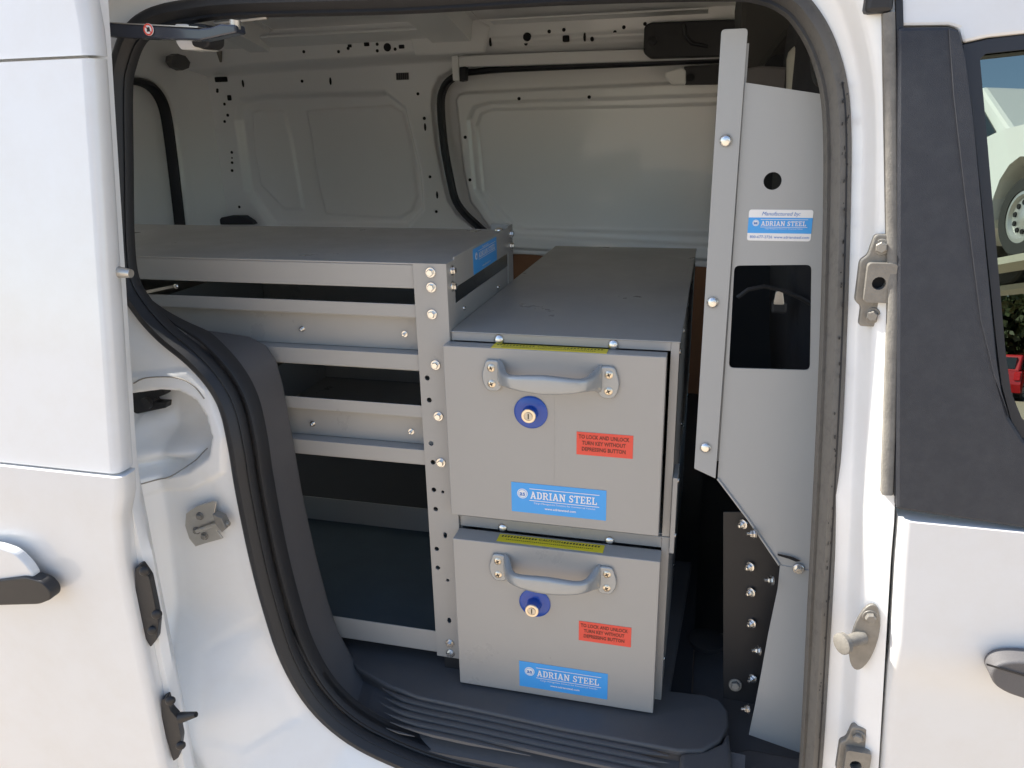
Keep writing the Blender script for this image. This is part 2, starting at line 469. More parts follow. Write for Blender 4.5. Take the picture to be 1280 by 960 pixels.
def fy_side(X, Z):
    Y = -.12 + np.maximum(0, Z+.1)*.17
    crease = [(-0.3533, -0.12, -0.1201), (-0.3513, -0.12, -0.1655), (-0.3529, -0.12, -0.2245), (-0.364, -0.12, -0.364), (-0.3585, -0.12, -0.4854), (-0.3353, -0.12, -0.5525), (-0.2692, -0.12, -0.624), (-0.1584, -0.12, -0.6763)]
    cz = np.array([p[2] for p in crease])[::-1]; cx = np.array([p[0] for p in crease])[::-1]
    d = np.interp(Z, cz, cx) - X
    low = 1 - sstep(Z, -.12, -.06)
    d = np.where(d > 0, np.sqrt(d*d+.004**2)-.004, 0)
    Y = Y - np.minimum(d*1.3, .085)*low
    # sill step below the seal
    sd = sdf(X, Z, SEAL)
    Y = Y - sstep(-Z, .34, .50)*np.clip(sd-.006, 0, .14)*.55*(X > -.6)
    # shoulder above the rail pocket
    up = sstep(Z, -.06, .02)
    Y = Y - np.clip(sd-.02, 0, .05)*.25*up
    pocket = [(-0.4382, -0.1126, -0.0562), (-0.3854, -0.1116, -0.0508), (-0.3408, -0.1103, -0.0428), (-0.3105, -0.1103, -0.0429), (-0.288, -0.1119, -0.0525), (-0.2742, -0.1152, -0.0716), (-0.2675, -0.1196, -0.0974), (-0.2761, -0.12, -0.1232), (-0.3108, -0.12, -0.1477), (-0.3387, -0.12, -0.1561), (-0.398, -0.12, -0.1539), (-0.4552, -0.12, -0.157)]
    ps = sdf(X, Z, pocket)
    Y = Y + .055*(1-sstep(ps, -.011, .002))
    # bulge in the bottom of the pocket
    cxp, czp = (-0.345, -0.12, -0.1329)[0], (-0.345, -0.12, -0.1329)[2]
    Y = Y - .045*np.exp(-((X-cxp)/.06)**2 - ((Z-czp)/.018)**2)*(1-sstep(ps, -.01, .0))
    lip = [(-0.3872, -0.1075, -0.0264), (-0.2985, -0.1056, -0.0152), (-0.2689, -0.1093, -0.0373), (-0.2491, -0.1191, -0.095), (-0.2589, -0.12, -0.1449), (-0.311, -0.12, -0.1752), (-0.4105, -0.12, -0.1832)]
    Y = Y - .004*(inside(X, Z, lip, .006) - inside(X, Z, pocket, .006))
    # flat pressing by the latch plate
    press = [(-0.349, -0.12, -0.1722), (-0.2873, -0.12, -0.1477), (-0.2563, -0.12, -0.2016), (-0.2483, -0.12, -0.321), (-0.2353, -0.12, -0.3827), (-0.3077, -0.12, -0.4079), (-0.3547, -0.12, -0.3626)]
    Y = Y + .0012*inside(X, Z, press, .016)
    press2 = [(-0.3247, -0.12, -0.4107), (-0.2378, -0.12, -0.3574), (-0.2165, -0.12, -0.4427), (-0.1927, -0.12, -0.5092), (-0.2579, -0.12, -0.5437), (-0.306, -0.12, -0.5177)]
    Y = Y + .002*inside(X, Z, press2, .016)
    return np.maximum(Y, np.where(X < -.27, -.205 + np.maximum(0, Z+.1)*.17, -9))
def keep_side(X, Z): return (sdf(X, Z, SEAL) > -.003) & (X < .43)
heightfield('side_panel', M['jamb'], van, -.62, .46, -.72, .46, .0032, fy_side, keep_side)
M['sealant'] = mat('seam_sealant', (.30, .27, .23), .6)
def seam(name, pts, fy, r, m):
    q = smooth_path(pts, 5); o_ = []
    for p in q:
        o_.append((p[0], float(fy(np.array([[p[0]]]), np.array([[p[2]]]))[0, 0])-r*.3, p[2]))
    return MB().tube(o_, r, 6).build(name, m, van, 60)
for pts in ([(-0.3378, -0.0922, -0.0543), (-0.324, -0.0935, -0.0617), (-0.3043, -0.0947, -0.0686), (-0.2921, -0.097, -0.0822), (-0.2881, -0.0992, -0.0954)], [(-0.4201, -0.09, -0.1603), (-0.38, -0.09, -0.1624), (-0.3447, -0.09, -0.1602), (-0.3147, -0.09, -0.1434), (-0.3001, -0.09, -0.1283)], [(-0.3734, -0.1089, -0.0347), (-0.3539, -0.1075, -0.0264), (-0.314, -0.1071, -0.0241), (-0.2892, -0.1085, -0.0326), (-0.2741, -0.1113, -0.0486)]): seam('seam_bead', pts, fy_side, .0009, M['sealant'])

# ---- main rubber seal round the aperture
prof = [(-.0120, -.012), (-.0135, -.004), (-.0105, .0015), (-.0075, -.0005), (-.0050, .003), (.000, .0085), (.0060, .0085), (.0105, .005), (.0122, -.001), (.0115, -.010), (.011, -.014)]
M['seal_dusty'] = mat('dusty_rubber_seal', (.022, .022, .024), .55, bump=.25, bscale=500, var=.1, vscale=40)
nt = M['seal_dusty'].node_tree
b_ = nt.nodes['Principled BSDF']
src_ = b_.inputs['Base Color'].links[0].from_socket
sx = nt.nodes.new('ShaderNodeSeparateXYZ'); gp = nt.nodes.new('ShaderNodeNewGeometry')
nt.links.new(gp.outputs['Position'], sx.inputs[0])
mr = nt.nodes.new('ShaderNodeMapRange'); mr.inputs['From Min'].default_value = .36; mr.inputs['From Max'].default_value = .44
nt.links.new(sx.outputs['X'], mr.inputs['Value'])
nz_ = nt.nodes.new('ShaderNodeTexNoise'); nz_.inputs['Scale'].default_value = 85; nz_.inputs['Detail'].default_value = 9; nz_.inputs['Roughness'].default_value = .75
mpg = nt.nodes.new('ShaderNodeMapping'); mpg.inputs['Scale'].default_value = (1.6, 1.6, .9)
nt.links.new(gp.outputs['Position'], mpg.inputs[0]); nt.links.new(mpg.outputs[0], nz_.inputs['Vector'])
mr2 = nt.nodes.new('ShaderNodeMapRange'); mr2.inputs['From Min'].default_value = .22; mr2.inputs['From Max'].default_value = .50; mr2.inputs['To Min'].default_value = .45; mr2.inputs['To Max'].default_value = .9
nt.links.new(nz_.outputs['Fac'], mr2.inputs['Value'])
mm = nt.nodes.new('ShaderNodeMath'); mm.operation = 'MULTIPLY'
nt.links.new(mr.outputs[0], mm.inputs[0]); nt.links.new(mr2.outputs[0], mm.inputs[1])
mx = nt.nodes.new('ShaderNodeMix'); mx.data_type = 'RGBA'; mx.inputs['B'].default_value = (.155, .145, .128, 1)
nt.links.new(mm.outputs[0], mx.inputs['Factor']); nt.links.new(src_, mx.inputs['A']); nt.links.new(mx.outputs['Result'], b_.inputs['Base Color'])
sealo = MB().sweep(seal_path, prof, closed=True, flip=False).build('door_seal', M['seal_dusty'], van, 40)
# cracked contact line along the dusty side of the seal
rc = random.Random(8)
cl_ = [p for p in seal_path if p.x > .40 and p.z < .30]
MB().sweep(cl_, [(.0052, .004), (.0050, .0088), (.0066, .0086), (.0068, .004)], scale=None).build('seal_contact_line', M['black'], sealo)
chips = MB()
for p in cl_[2:-2]:
    for k in range(5):
        if rc.random() < .6:
            q = p + Vector((rc.uniform(.001, .0055), -.0086, rc.uniform(-.02, .02)))
            chips.box(q.x, q.x+rc.uniform(.0005, .0012), q.y-.0004, q.y+.002, q.z, q.z+rc.uniform(.001, .004))
tag(chips.build('worn_flecks', M['black'], sealo), kind='stuff')
# inner carrier lip of the seal
n_lip = len([p for p in seal_path if p.x < .25 and p.z < .075])
LS = [min(1, .05+i*.08) for i in range(n_lip)]
MB().sweep([p + Vector((0, .016, 0)) for p in seal_path if p.x < .25 and p.z < .075], [(-.021, -.02), (-.021, -.002), (-.0185, .0025), (-.0145, .002), (-.012, -.02)], scale=LS).build('inner_seal_lip', M['rubber'], van, 40)

# ---- door pillar between the opening and the front door (swept cross-section)
pz = [.46, .40, .34, .30, .22, .12, .0, -.1, -.2, -.3, -.4, -.5, -.62, -.74]
def xs_(z):   # outer edge of the seal
    return float(np.interp(z, [-.75, -.45, -.25, -.05, .08, .19, .25, .29, .33, .36, .39, .46], [.505, .488, .476, .462, .456, .451, .448, .442, .428, .412, .392, .35]))
def xf_(z):   # rear edge of the front door
    return float(np.interp(z, [-.75, -.4, -.14, -.09, .1, .34, .46], [.556, .533, .512, .509, .497, .470, .455]))
rings = []
for z in [lerp(.46, -.74, i/60) for i in range(61)]:
    x0, x1, y = xs_(z), xf_(z), ya(z)
    wd = x1-x0
    rings.append([(x0-.012, y+.03, z), (x0-.006, y-.002, z), (x0+wd*.20, y-.006, z), (x0+wd*.30, y-.012, z), (x0+wd*.42, y-.034, z), (x0+wd*.52, y-.042, z),
                  (x0+wd*.80, y-.047, z), (x0+wd*.97, y-.049, z), (x0+wd*1.02, y-.02, z), (x0+wd*1.02, y+.06, z)])
pil = MB().rings(rings).build('door_pillar', M['jamb'], van, 60)
# weatherstrip on the edge of the front door
ws = [(xf_(z)-.009, ya(z)-.053, z) for z in [lerp(.352, -.072, i/24) for i in range(25)]]
MB().sweep(ws, [(-.0050, -.008), (-.0050, .0005), (-.003, .002), (.003, .002), (.0048, .0005), (.0048, -.008)]).build('pillar_weatherstrip', M['weather'], van, 40)
MB().sweep([(xf_(z)-.0005, ya(z)-.05, z) for z in [lerp(.40, -.072, i/24) for i in range(25)]], [(-.0028, -.008), (-.0028, .004), (.0028, .004), (.0028, -.008)]).build('gap_seal', M['black'], van)
MB().box(.440, .462, -.10, -.03, .352, .375).build('corner_plug', M['black'], van, bevel=.004)

# hardware on the pillar: guide bracket, striker pin, lower bracket
def guide(zc, half, parent):
    y = ya(zc)-.037
    xc = lerp(xs_(zc), xf_(zc), .50)
    b = MB()
    b.prism(rounded([(xc-.012, y, zc-half), (xc+.013, y, zc-half), (xc+.016, y, zc-half*.5), (xc+.016, y, zc+half*.55), (xc+.012, y, zc+half), (xc-.008, y, zc+half), (xc-.012, y, zc+half*.55), (xc-.018, y, zc+half*.45), (xc-.018, y, zc-half*.45), (xc-.012, y, zc-half*.55)], .004), (0, -.008, 0))
    g = b.build('guide_bracket', M['hw'], parent, bevel=.0015)
    MB().plate(rounded([(xc-.012, y-.0075, zc-half*.42), (xc+.013, y-.0075, zc-half*.42), (xc+.013, y-.0075, zc+half*.42), (xc-.012, y-.0075, zc+half*.42)], .004), [circle_xz(xc-.001, y-.0075, zc, .006)], (0, -.009, 0)).build('socket', M['hw'], g, bevel=0)
    MB().lathe((xc-.001, y-.0085, zc), (0, -1, 0), [(0, .0065), (.0003, .0001)], 14).build('socket_hole', M['void'], g)
    for s in (-1, 1):
        put('hwscrew', (xc-.001, y-.0075, zc+s*half*.74), (-.25, -1, 0), g, 'screw')
    return g
guide(.123, .043, van)
guide(-.392, .043, van)
zc = -.233; y = ya(zc)-.046; xc = lerp(xs_(zc), xf_(zc), .52)
st = MB().prism([(xc+.0125*math.cos(a)+.003*math.sin(a), y, zc+.040*math.sin(a)) for a in [2*math.pi*i/28 for i in range(28)]], (0, -.004, 0)).build('striker_plate', M['hw'], van, bevel=.001)
MB().lathe((xc-.002, y-.003, zc), (-.80, -.60, .02), [(0, .0075), (.020, .0062), (.021, .0062), (.023, .0105), (.028, .0108), (.029, .009), (.029, .0001)], 18).build('striker_pin', M['weather'], st, 40)
put('hwscrew', (xc+.002, y-.003, zc+.026), (0, -1, 0), st, 'screw')

# ---- front door
fd = MB()
rings = []
for z in [lerp(-.094, -.74, i/30) for i in range(31)]:
    x0 = xf_(z)+.003
    bulge = -.006*math.sin(max(0, min(1, (-.094-z)/.2))*math.pi*.5) + .016*max(0, min(1, (-z-.25)/.02)) * 0.55 + max(0, (-z-.27))*.05
    yy = -.178 + bulge
    rings.append([(x0+.02, yy+.05, z), (x0, yy+.03, z), (x0-.001, yy+.006, z), (x0+.003, yy+.001, z), (x0+.008, yy, z), (x0+.011, yy, z), (x0+.016, yy, z), (x0+.20, yy, z), (x0+.45, yy, z), (x0+.45, yy+.05, z)])
fdo = MB().rings(rings).build('front_door', M['paint'], van, 50)
# black textured pillar cover and window surround
A055 = [(0.467, -0.1023, 0.3395), (0.5071, -0.1025, 0.3383), (0.5161, -0.1031, 0.3348), (0.5232, -0.1066, 0.3143), (0.535, -0.1153, 0.2626), (0.5548, -0.1323, 0.1632), (0.5746, -0.1486, 0.0671), (0.5803, -0.1534, 0.039), (0.5914, -0.1584, 0.0096), (0.6051, -0.1616, -0.0096), (0.6398, -0.1661, -0.0357), (0.6469, -0.1757, -0.0924), (0.6147, -0.1754, -0.0907), (0.507, -0.1743, -0.0839), (0.4905, -0.1444, 0.0917)]
MB().prism(A055, (0, .012, 0)).build('pillar_cover', M['applique'], fdo, bevel=.003)
ridge = [(0.5069, -0.1043, 0.3363), (0.5152, -0.1048, 0.3334), (0.5223, -0.1083, 0.3129), (0.534, -0.1168, 0.2627), (0.5537, -0.1337, 0.1634), (0.5728, -0.15, 0.0674), (0.5819, -0.156, 0.0325), (0.5909, -0.1598, 0.0101), (0.5746, -0.1536, 0.0463), (0.5583, -0.1454, 0.0948), (0.535, -0.128, 0.1969), (0.5164, -0.1135, 0.2825)]
MB().prism(ridge, (0, .003, 0)).build('pillar_cover_ridge', M['applique'], fdo, bevel=.0015)
fo = [(0.5215, -0.098, 0.3237), (0.5401, -0.0973, 0.3274), (0.5962, -0.0966, 0.3318), (0.6436, -0.1608, -0.0458), (0.6117, -0.1563, -0.0192), (0.5953, -0.1521, 0.0052), (0.5839, -0.1467, 0.037), (0.576, -0.1407, 0.0723), (0.5541, -0.1231, 0.1758), (0.5349, -0.1072, 0.2691)]
fi = [(0.5358, -0.1, 0.3117), (0.5396, -0.0993, 0.316), (0.5976, -0.0985, 0.3206), (0.6413, -0.1577, -0.0276), (0.6201, -0.1547, -0.0097), (0.6033, -0.1517, 0.0079), (0.5924, -0.1478, 0.0303), (0.5838, -0.1418, 0.0656), (0.5623, -0.1231, 0.1759), (0.5443, -0.1073, 0.2689)]
MB().plate(fo, [fi], (0, .01, 0)).build('window_frame', M['frame'], fdo)
roof_strip = [(0.4608, -0.087, 0.4), (0.5865, -0.0864, 0.4036), (0.5955, -0.0985, 0.3323), (0.5394, -0.0991, 0.3285), (0.5203, -0.0998, 0.3249), (0.5165, -0.0978, 0.3365), (0.5082, -0.0973, 0.3394), (0.4666, -0.0971, 0.3407)]
MB().prism(roof_strip, (0, .03, 0)).build('roof_rail_skin', M['paint'], van, bevel=.003)
glass = bpy.data.materials.new('tinted_window_glass'); glass.use_nodes = True
gt = glass.node_tree; gt.nodes.clear()
go = gt.nodes.new('ShaderNodeOutputMaterial'); gm = gt.nodes.new('ShaderNodeMixShader'); gtr = gt.nodes.new('ShaderNodeBsdfTransparent'); ggl = gt.nodes.new('ShaderNodeBsdfGlossy')
gtr.inputs[0].default_value = (.16, .20, .18, 1); ggl.inputs[0].default_value = (.86, 1, .90, 1); ggl.inputs['Roughness'].default_value = 0.0
lw = gt.nodes.new('ShaderNodeFresnel'); lw.inputs[0].default_value = 3.2
gt.links.new(lw.outputs[0], gm.inputs[0]); gt.links.new(gtr.outputs[0], gm.inputs[1]); gt.links.new(ggl.outputs[0], gm.inputs[2]); gt.links.new(gm.outputs[0], go.inputs[0])
gp_ = [(p[0], -.1665 + .022 + (p[2]+.09)*.145, p[2]) for p in [(0.5305, -0.0914, 0.3213), (0.6052, -0.0904, 0.3271), (0.6527, -0.1542, -0.048), (0.6171, -0.1492, -0.0186), (0.5943, -0.1425, 0.0209), (0.5641, -0.1186, 0.1613), (0.5439, -0.1014, 0.2624)]]
MB().prism(gp_, (0, .004, 0)).build('window', glass, fdo)
hnd = [(0.6005, -0.184, -0.2297), (0.6025, -0.184, -0.2202), (0.6104, -0.184, -0.2142), (0.6208, -0.184, -0.2115), (0.6654, -0.184, -0.2075), (0.6743, -0.184, -0.2553), (0.6403, -0.184, -0.2542), (0.6188, -0.184, -0.2489), (0.6066, -0.184, -0.2417)]
MB().prism(rounded(hnd, .006), (0, -.022, 0)).build('door_handle', M['trim'], fdo, bevel=.007, seg=4)
hs = [(0.5955, -0.207, -0.2172), (0.6277, -0.207, -0.224), (0.6607, -0.207, -0.2268), (0.661, -0.207, -0.2285), (0.628, -0.207, -0.2257), (0.5957, -0.207, -0.219)]
MB().prism(hs, (0, -.0008, 0)).build('handle_seam', M['black'], fdo)

# ---- sliding door, slid back along the left
def door_rings(x_edge, y_off, z0, z1, n, flare=0, round_=.008, left=-1.55):
    out = []
    for i in range(n+1):
        z = lerp(z0, z1, i/n)
        yo = ya(z) + y_off 
        xe = x_edge(z) if callable(x_edge) else x_edge
        out.append([(xe-.004, yo+.028, z), (xe, yo+.022, z), (xe, yo+round_, z), (xe-round_*.35, yo+round_*.3, z), (xe-round_, yo, z), (xe-round_-.003, yo, z), (xe-round_-.008, yo, z), (xe-.25, yo, z), (left, yo, z), (left, yo+.028, z)])
    return out
sdo = MB().rings(door_rings(lambda z: -.2915, -.137, .338, -.088, 20)).build('sliding_door', M['paint'], van, 50)
MB().rings(door_rings(lambda z: -.2935 - .006*max(0, min(1, (z-.36)/.04)), -.134, .3412, .50, 6)).build('door_upper_skin', M['paint'], sdo, 50)
MB().rings(door_rings(lambda z: float(np.interp(z, [-.74, -.5, -.2, -.13, -.113, -.0945], [-.309, -.306, -.305, -.296, -.286, -.285])), -.1415, -.0905, -.74, 26)).build('door_lower_skin', M['paint'], sdo, 50)
# inner shell of the door with its flange
MB().rings([[(float(np.interp(z, [-.74, -.5, -.2, -.1, .5], [-.298, -.297, -.292, -.303, -.312])), ya(z)-.108, z), (-.298 - .012*(z > -.1), ya(z)-.118, z), (-.32, ya(z)-.118, z), (-1.5, ya(z)-.118, z), (-1.5, ya(z)-.075, z), (-.36, ya(z)-.075, z), (-.310, ya(z)-.085, z)] for z in [lerp(.46, -.74, i/40) for i in range(41)]]).build('door_inner_panel', M['jamb'], sdo, 50)
# handle of the sliding door
hp = [(-0.5421, -0.27, -0.2087), (-0.4997, -0.27, -0.188), (-0.4573, -0.27, -0.1827), (-0.4324, -0.27, -0.1881), (-0.4184, -0.27, -0.2033), (-0.4114, -0.27, -0.2196), (-0.4305, -0.27, -0.231), (-0.4805, -0.27, -0.2425), (-0.5572, -0.27, -0.2557)]
MB().prism(rounded(hp, .008), (0, -.012, 0)).build('door_handle', M['paint'], sdo, bevel=.006, seg=4)
hp = [(-0.5542, -0.27, -0.2462), (-0.4771, -0.27, -0.2309), (-0.4208, -0.27, -0.2166), (-0.3979, -0.27, -0.2199), (-0.3885, -0.27, -0.2315), (-0.3913, -0.27, -0.2429), (-0.4109, -0.27, -0.2524), (-0.4873, -0.27, -0.266), (-0.5643, -0.27, -0.2775)]
MB().prism(rounded(hp, .006), (0, -.016, 0)).build('handle_base', M['black'], sdo, bevel=.006, seg=3)
# latch, guide wedge, locating pin on the door's front edge
lp = [(-0.3029, -0.239, -0.2111), (-0.2942, -0.239, -0.2056), (-0.2854, -0.239, -0.2216), (-0.2851, -0.239, -0.2533), (-0.2851, -0.239, -0.2812), (-0.2924, -0.239, -0.3074), (-0.3041, -0.239, -0.3209), (-0.3095, -0.239, -0.3079), (-0.314, -0.239, -0.2857), (-0.3114, -0.239, -0.2516)]
lt = MB().prism(rounded(lp, .003), (.003, -.011, 0)).build('door_latch', M['black'], sdo, bevel=.002)
for q in [(-0.2859, -0.251, -0.212), (-0.2813, -0.251, -0.27), (-0.2916, -0.251, -0.294)]: put('blackscrew', q, (.6, -.8, 0), lt, 'screw')
lp = [(-0.3048, -0.239, -0.4), (-0.2954, -0.239, -0.3933), (-0.2944, -0.239, -0.4127), (-0.286, -0.239, -0.4234), (-0.286, -0.239, -0.4549), (-0.2953, -0.239, -0.4864), (-0.3052, -0.239, -0.4951), (-0.308, -0.239, -0.4659), (-0.3116, -0.239, -0.4412)]
gw = MB().prism(rounded(lp, .003), (.003, -.011, 0)).build('guide_wedge', M['black'], sdo, bevel=.002)
MB().cyl((-0.2811, -0.246, -0.425), (-0.2577, -0.246, -0.4153), .007, .0035, 10).build('wedge_pin', M['black'], gw, 40)
for q in [(-0.2868, -0.251, -0.396), (-0.2849, -0.251, -0.465)]: put('blackscrew', q, (.6, -.8, 0), gw, 'screw')
MB().cyl((-0.2953, -0.1968, 0.1245), (-0.2772, -0.197, 0.1233), .0068, .0045, 14).build('locating_pin', M['latchsteel'], sdo, 40)
# upper roller arm
arm = MB()
armp = [Vector(p) for p in [(-0.3636, -0.085, 0.3768), (-0.3201, -0.085, 0.3724), (-0.2644, -0.085, 0.3676), (-0.2248, -0.085, 0.3643), (-0.2117, -0.085, 0.3653), (-0.1976, -0.085, 0.3678), (-0.1801, -0.085, 0.3679)]]
arm.rings([[p + Vector((0, -.008, h_)), p + Vector((0, .012, h_)), p + Vector((0, .012, -h_)), p + Vector((0, -.008, -h_))] for p, h_ in zip(armp, (.0075, .0075, .0065, .006, .0055, .006, .004))])
armo = arm.build('roller_arm', M['armpaint'], sdo, bevel=.002)
MB().prism([p + Vector((0, -.009, .0066)) for p in armp[:4]] + [p + Vector((0, .013, .0066)) for p in armp[3::-1]], (0, 0, .0012)).build('arm_edge', M['latchsteel'], armo)
MB().cyl((-0.1857, -0.085, 0.3689), (-0.1844, -0.085, 0.3774), .006, .006, 12).build('roller', M['latchsteel'], armo, 40)
c = Vector((-0.2858, -0.0945, 0.3717))
MB().lathe(c, (0, -1, 0), [(0, .0062), (.0008, .0062), (.0008, .0001)], 20).build('warning_mark', M['white'], armo)
ring = MB()
for i in range(20):
    a0, a1 = 2*math.pi*i/20, 2*math.pi*(i+1)/20
    q = lambda a, k: c + Vector((math.cos(a)*k, -.0011, math.sin(a)*k))
    ring.add([q(a0, .0060), q(a1, .0060), q(a1, .0044), q(a0, .0044)], [(0, 1, 2, 3)])
ring.add([c+Vector((-.0042, -.0012, .0032)), c+Vector((-.0032, -.0012, .0042)), c+Vector((.0042, -.0012, -.0032)), c+Vector((.0032, -.0012, -.0042))], [(0, 1, 2, 3)])
ring.build('warning_ring', M['red'], armo)
MB().prism([c+Vector((-.002, -.0009, -.0024)), c+Vector((.0022, -.0009, -.0018)), c+Vector((.0018, -.0009, .0024)), c+Vector((-.001, -.0009, .002))], (0, -.0004, 0)).build('warning_hand', M['ink'], armo)
# bump stop on the header
bs = MB().prism(rounded([(-0.2885, -0.045, 0.3822), (-0.2697, -0.045, 0.3813), (-0.2655, -0.045, 0.3576), (-0.2535, -0.045, 0.3538), (-0.285, -0.045, 0.355), (-0.2906, -0.045, 0.3654)], .004), (0, .03, 0)).build('stop_bracket', M['jamb'], van, bevel=.002)
MB().prism(rounded([(-0.2681, -0.05, 0.3816), (-0.2456, -0.05, 0.3797), (-0.2405, -0.05, 0.3729), (-0.2431, -0.05, 0.3581), (-0.25, -0.05, 0.3542), (-0.2662, -0.05, 0.3573)], .004), (0, .03, 0)).build('rubber_stop', M['rubber'], van, bevel=.003)
MB().tube([(-0.2464, -0.03, 0.3825), (-0.213, -0.03, 0.3835), (-0.1781, -0.03, 0.3851)], .0022, 6).build('roller_track', M['latchsteel'], van)

# ---- pocket rail and latch striker on the left jamb
rl = MB().prism([(-0.4788, -0.0853, -0.0722), (-0.3586, -0.0821, -0.0538), (-0.3566, -0.0832, -0.0599), (-0.3754, -0.0845, -0.0675), (-0.3743, -0.085, -0.0706), (-0.356, -0.085, -0.0704), (-0.3577, -0.0862, -0.0779), (-0.4833, -0.09, -0.109)], (0, .012, 0))
rlo = rl.build('centre_rail', M['black'], van, bevel=.001)
MB().lathe((-0.3802, -0.09, -0.0703), (0, -1, 0), [(0, .008), (.006, .008), (.006, .0001)], 14).build('rail_roller', M['black'], rlo, 40)
lpts = [(-0.3179, -0.128, -0.2055), (-0.3001, -0.128, -0.1931), (-0.2761, -0.128, -0.1835), (-0.2692, -0.128, -0.1839), (-0.2741, -0.128, -0.1994), (-0.2601, -0.128, -0.2001), (-0.2561, -0.128, -0.2112), (-0.2624, -0.128, -0.2213), (-0.276, -0.128, -0.2253), (-0.2683, -0.128, -0.2361), (-0.2963, -0.128, -0.2467), (-0.312, -0.128, -0.2535), (-0.3197, -0.128, -0.2425), (-0.3224, -0.128, -0.2237)]
lk = MB().prism(lpts, (0, -.003, 0)).build('latch_striker', M['latchsteel'], van, bevel=.0008)
MB().tube([(-0.3015, -0.136, -0.2262), (-0.2809, -0.136, -0.2167), (-0.2632, -0.136, -0.2088), (-0.2506, -0.136, -0.2097)], .0028, 8).build('striker_hook', M['latchsteel'], lk, 60)
MB().prism([(-0.2695, -0.13, -0.1944), (-0.2574, -0.13, -0.1987), (-0.2527, -0.13, -0.2132), (-0.2596, -0.13, -0.2198), (-0.2673, -0.13, -0.2091)], (0, -.012, 0)).build('striker_block', M['hw'], lk, bevel=.001)
for q in [(-0.2967, -0.131, -0.2062), (-0.3054, -0.131, -0.2283), (-0.2946, -0.131, -0.2353)]:
    o = put('hwscrew', q, (0, -1, 0), lk, 'screw'); o.scale = (.72, .72, .72)

# ---- inside: far wall
wallY = 1.36
blank = [(-1.132, 1.36, 0.2844), (-1.113, 1.36, 0.3377), (-1.028, 1.36, 0.3494), (-0.8403, 1.36, 0.349), (-0.6314, 1.36, 0.3501), (-0.5744, 1.36, 0.3068), (-0.5385, 1.36, 0.1254), (-0.5377, 1.36, 0.0149), (-0.5905, 1.36, -0.0339), (-1.054, 1.36, -0.042), (-1.131, 1.36, 0.066)]
subA = [(-1.087, 1.36, 0.3046), (-1.061, 1.36, 0.311), (-0.9794, 1.36, 0.3069), (-0.963, 1.36, 0.2227), (-0.9476, 1.36, 0.0119), (-1.013, 1.36, 0.0115), (-1.088, 1.36, 0.0859), (-1.096, 1.36, 0.1885)]
subB = [(-0.9012, 1.36, 0.3051), (-0.8448, 1.36, 0.3085), (-0.6241, 1.36, 0.3146), (-0.5878, 1.36, 0.2939), (-0.5713, 1.36, 0.206), (-0.5584, 1.36, 0.0552), (-0.5797, 1.36, 0.0098), (-0.6234, 1.36, -0.0148), (-0.8684, 1.36, -0.0024), (-0.8828, 1.36, 0.0907), (-0.8936, 1.36, 0.2334)]
apert = [(-0.3738, 1.36, 0.4108), (-0.4217, 1.36, 0.404), (-0.4587, 1.36, 0.3861), (-0.48, 1.36, 0.3525), (-0.4872, 1.36, 0.3114), (-0.4808, 1.36, 0.2049), (-0.4641, 1.36, 0.0974), (-0.4494, 1.36, 0.0391), (-0.421, 1.36, -0.0032), (-0.3548, 1.36, -0.0501), (-0.2573, 1.36, -0.1445), (-0.1099, 1.36, -0.2134), (0.7803, 1.36, -0.2293), (0.7366, 1.36, 0.4171), (0.512, 1.36, 0.4146), (0.1077, 1.36, 0.4142)]
door1 = [(-0.4158, 1.36, 0.3249), (-0.408, 1.36, 0.3376), (-0.3885, 1.36, 0.3435), (0.3186, 1.36, 0.354), (0.6324, 1.36, 0.3577), (0.6865, 1.36, -0.1216), (-0.2567, 1.36, -0.1155), (-0.3245, 1.36, -0.0425), (-0.384, 1.36, 0.0394), (-0.4003, 1.36, 0.1249)]
door2 = [(-0.382, 1.36, 0.2698), (-0.3614, 1.36, 0.3042), (-0.3133, 1.36, 0.3159), (0.1109, 1.36, 0.3178), (0.6363, 1.36, 0.3235), (0.6797, 1.36, -0.0611), (-0.2306, 1.36, -0.0412), (-0.255, 1.36, -0.0345), (-0.3087, 1.36, -0.0139), (-0.3702, 1.36, 0.0743)]
door3 = [(-0.361, 1.36, 0.2519), (-0.3453, 1.36, 0.2865), (-0.3116, 1.36, 0.2966), (0.1117, 1.36, 0.2953), (0.6389, 1.36, 0.3004), (0.6783, 1.36, -0.0483), (-0.2062, 1.36, -0.0409), (-0.2524, 1.36, -0.0274), (-0.3457, 1.36, 0.0674), (-0.3553, 1.36, 0.2078)]
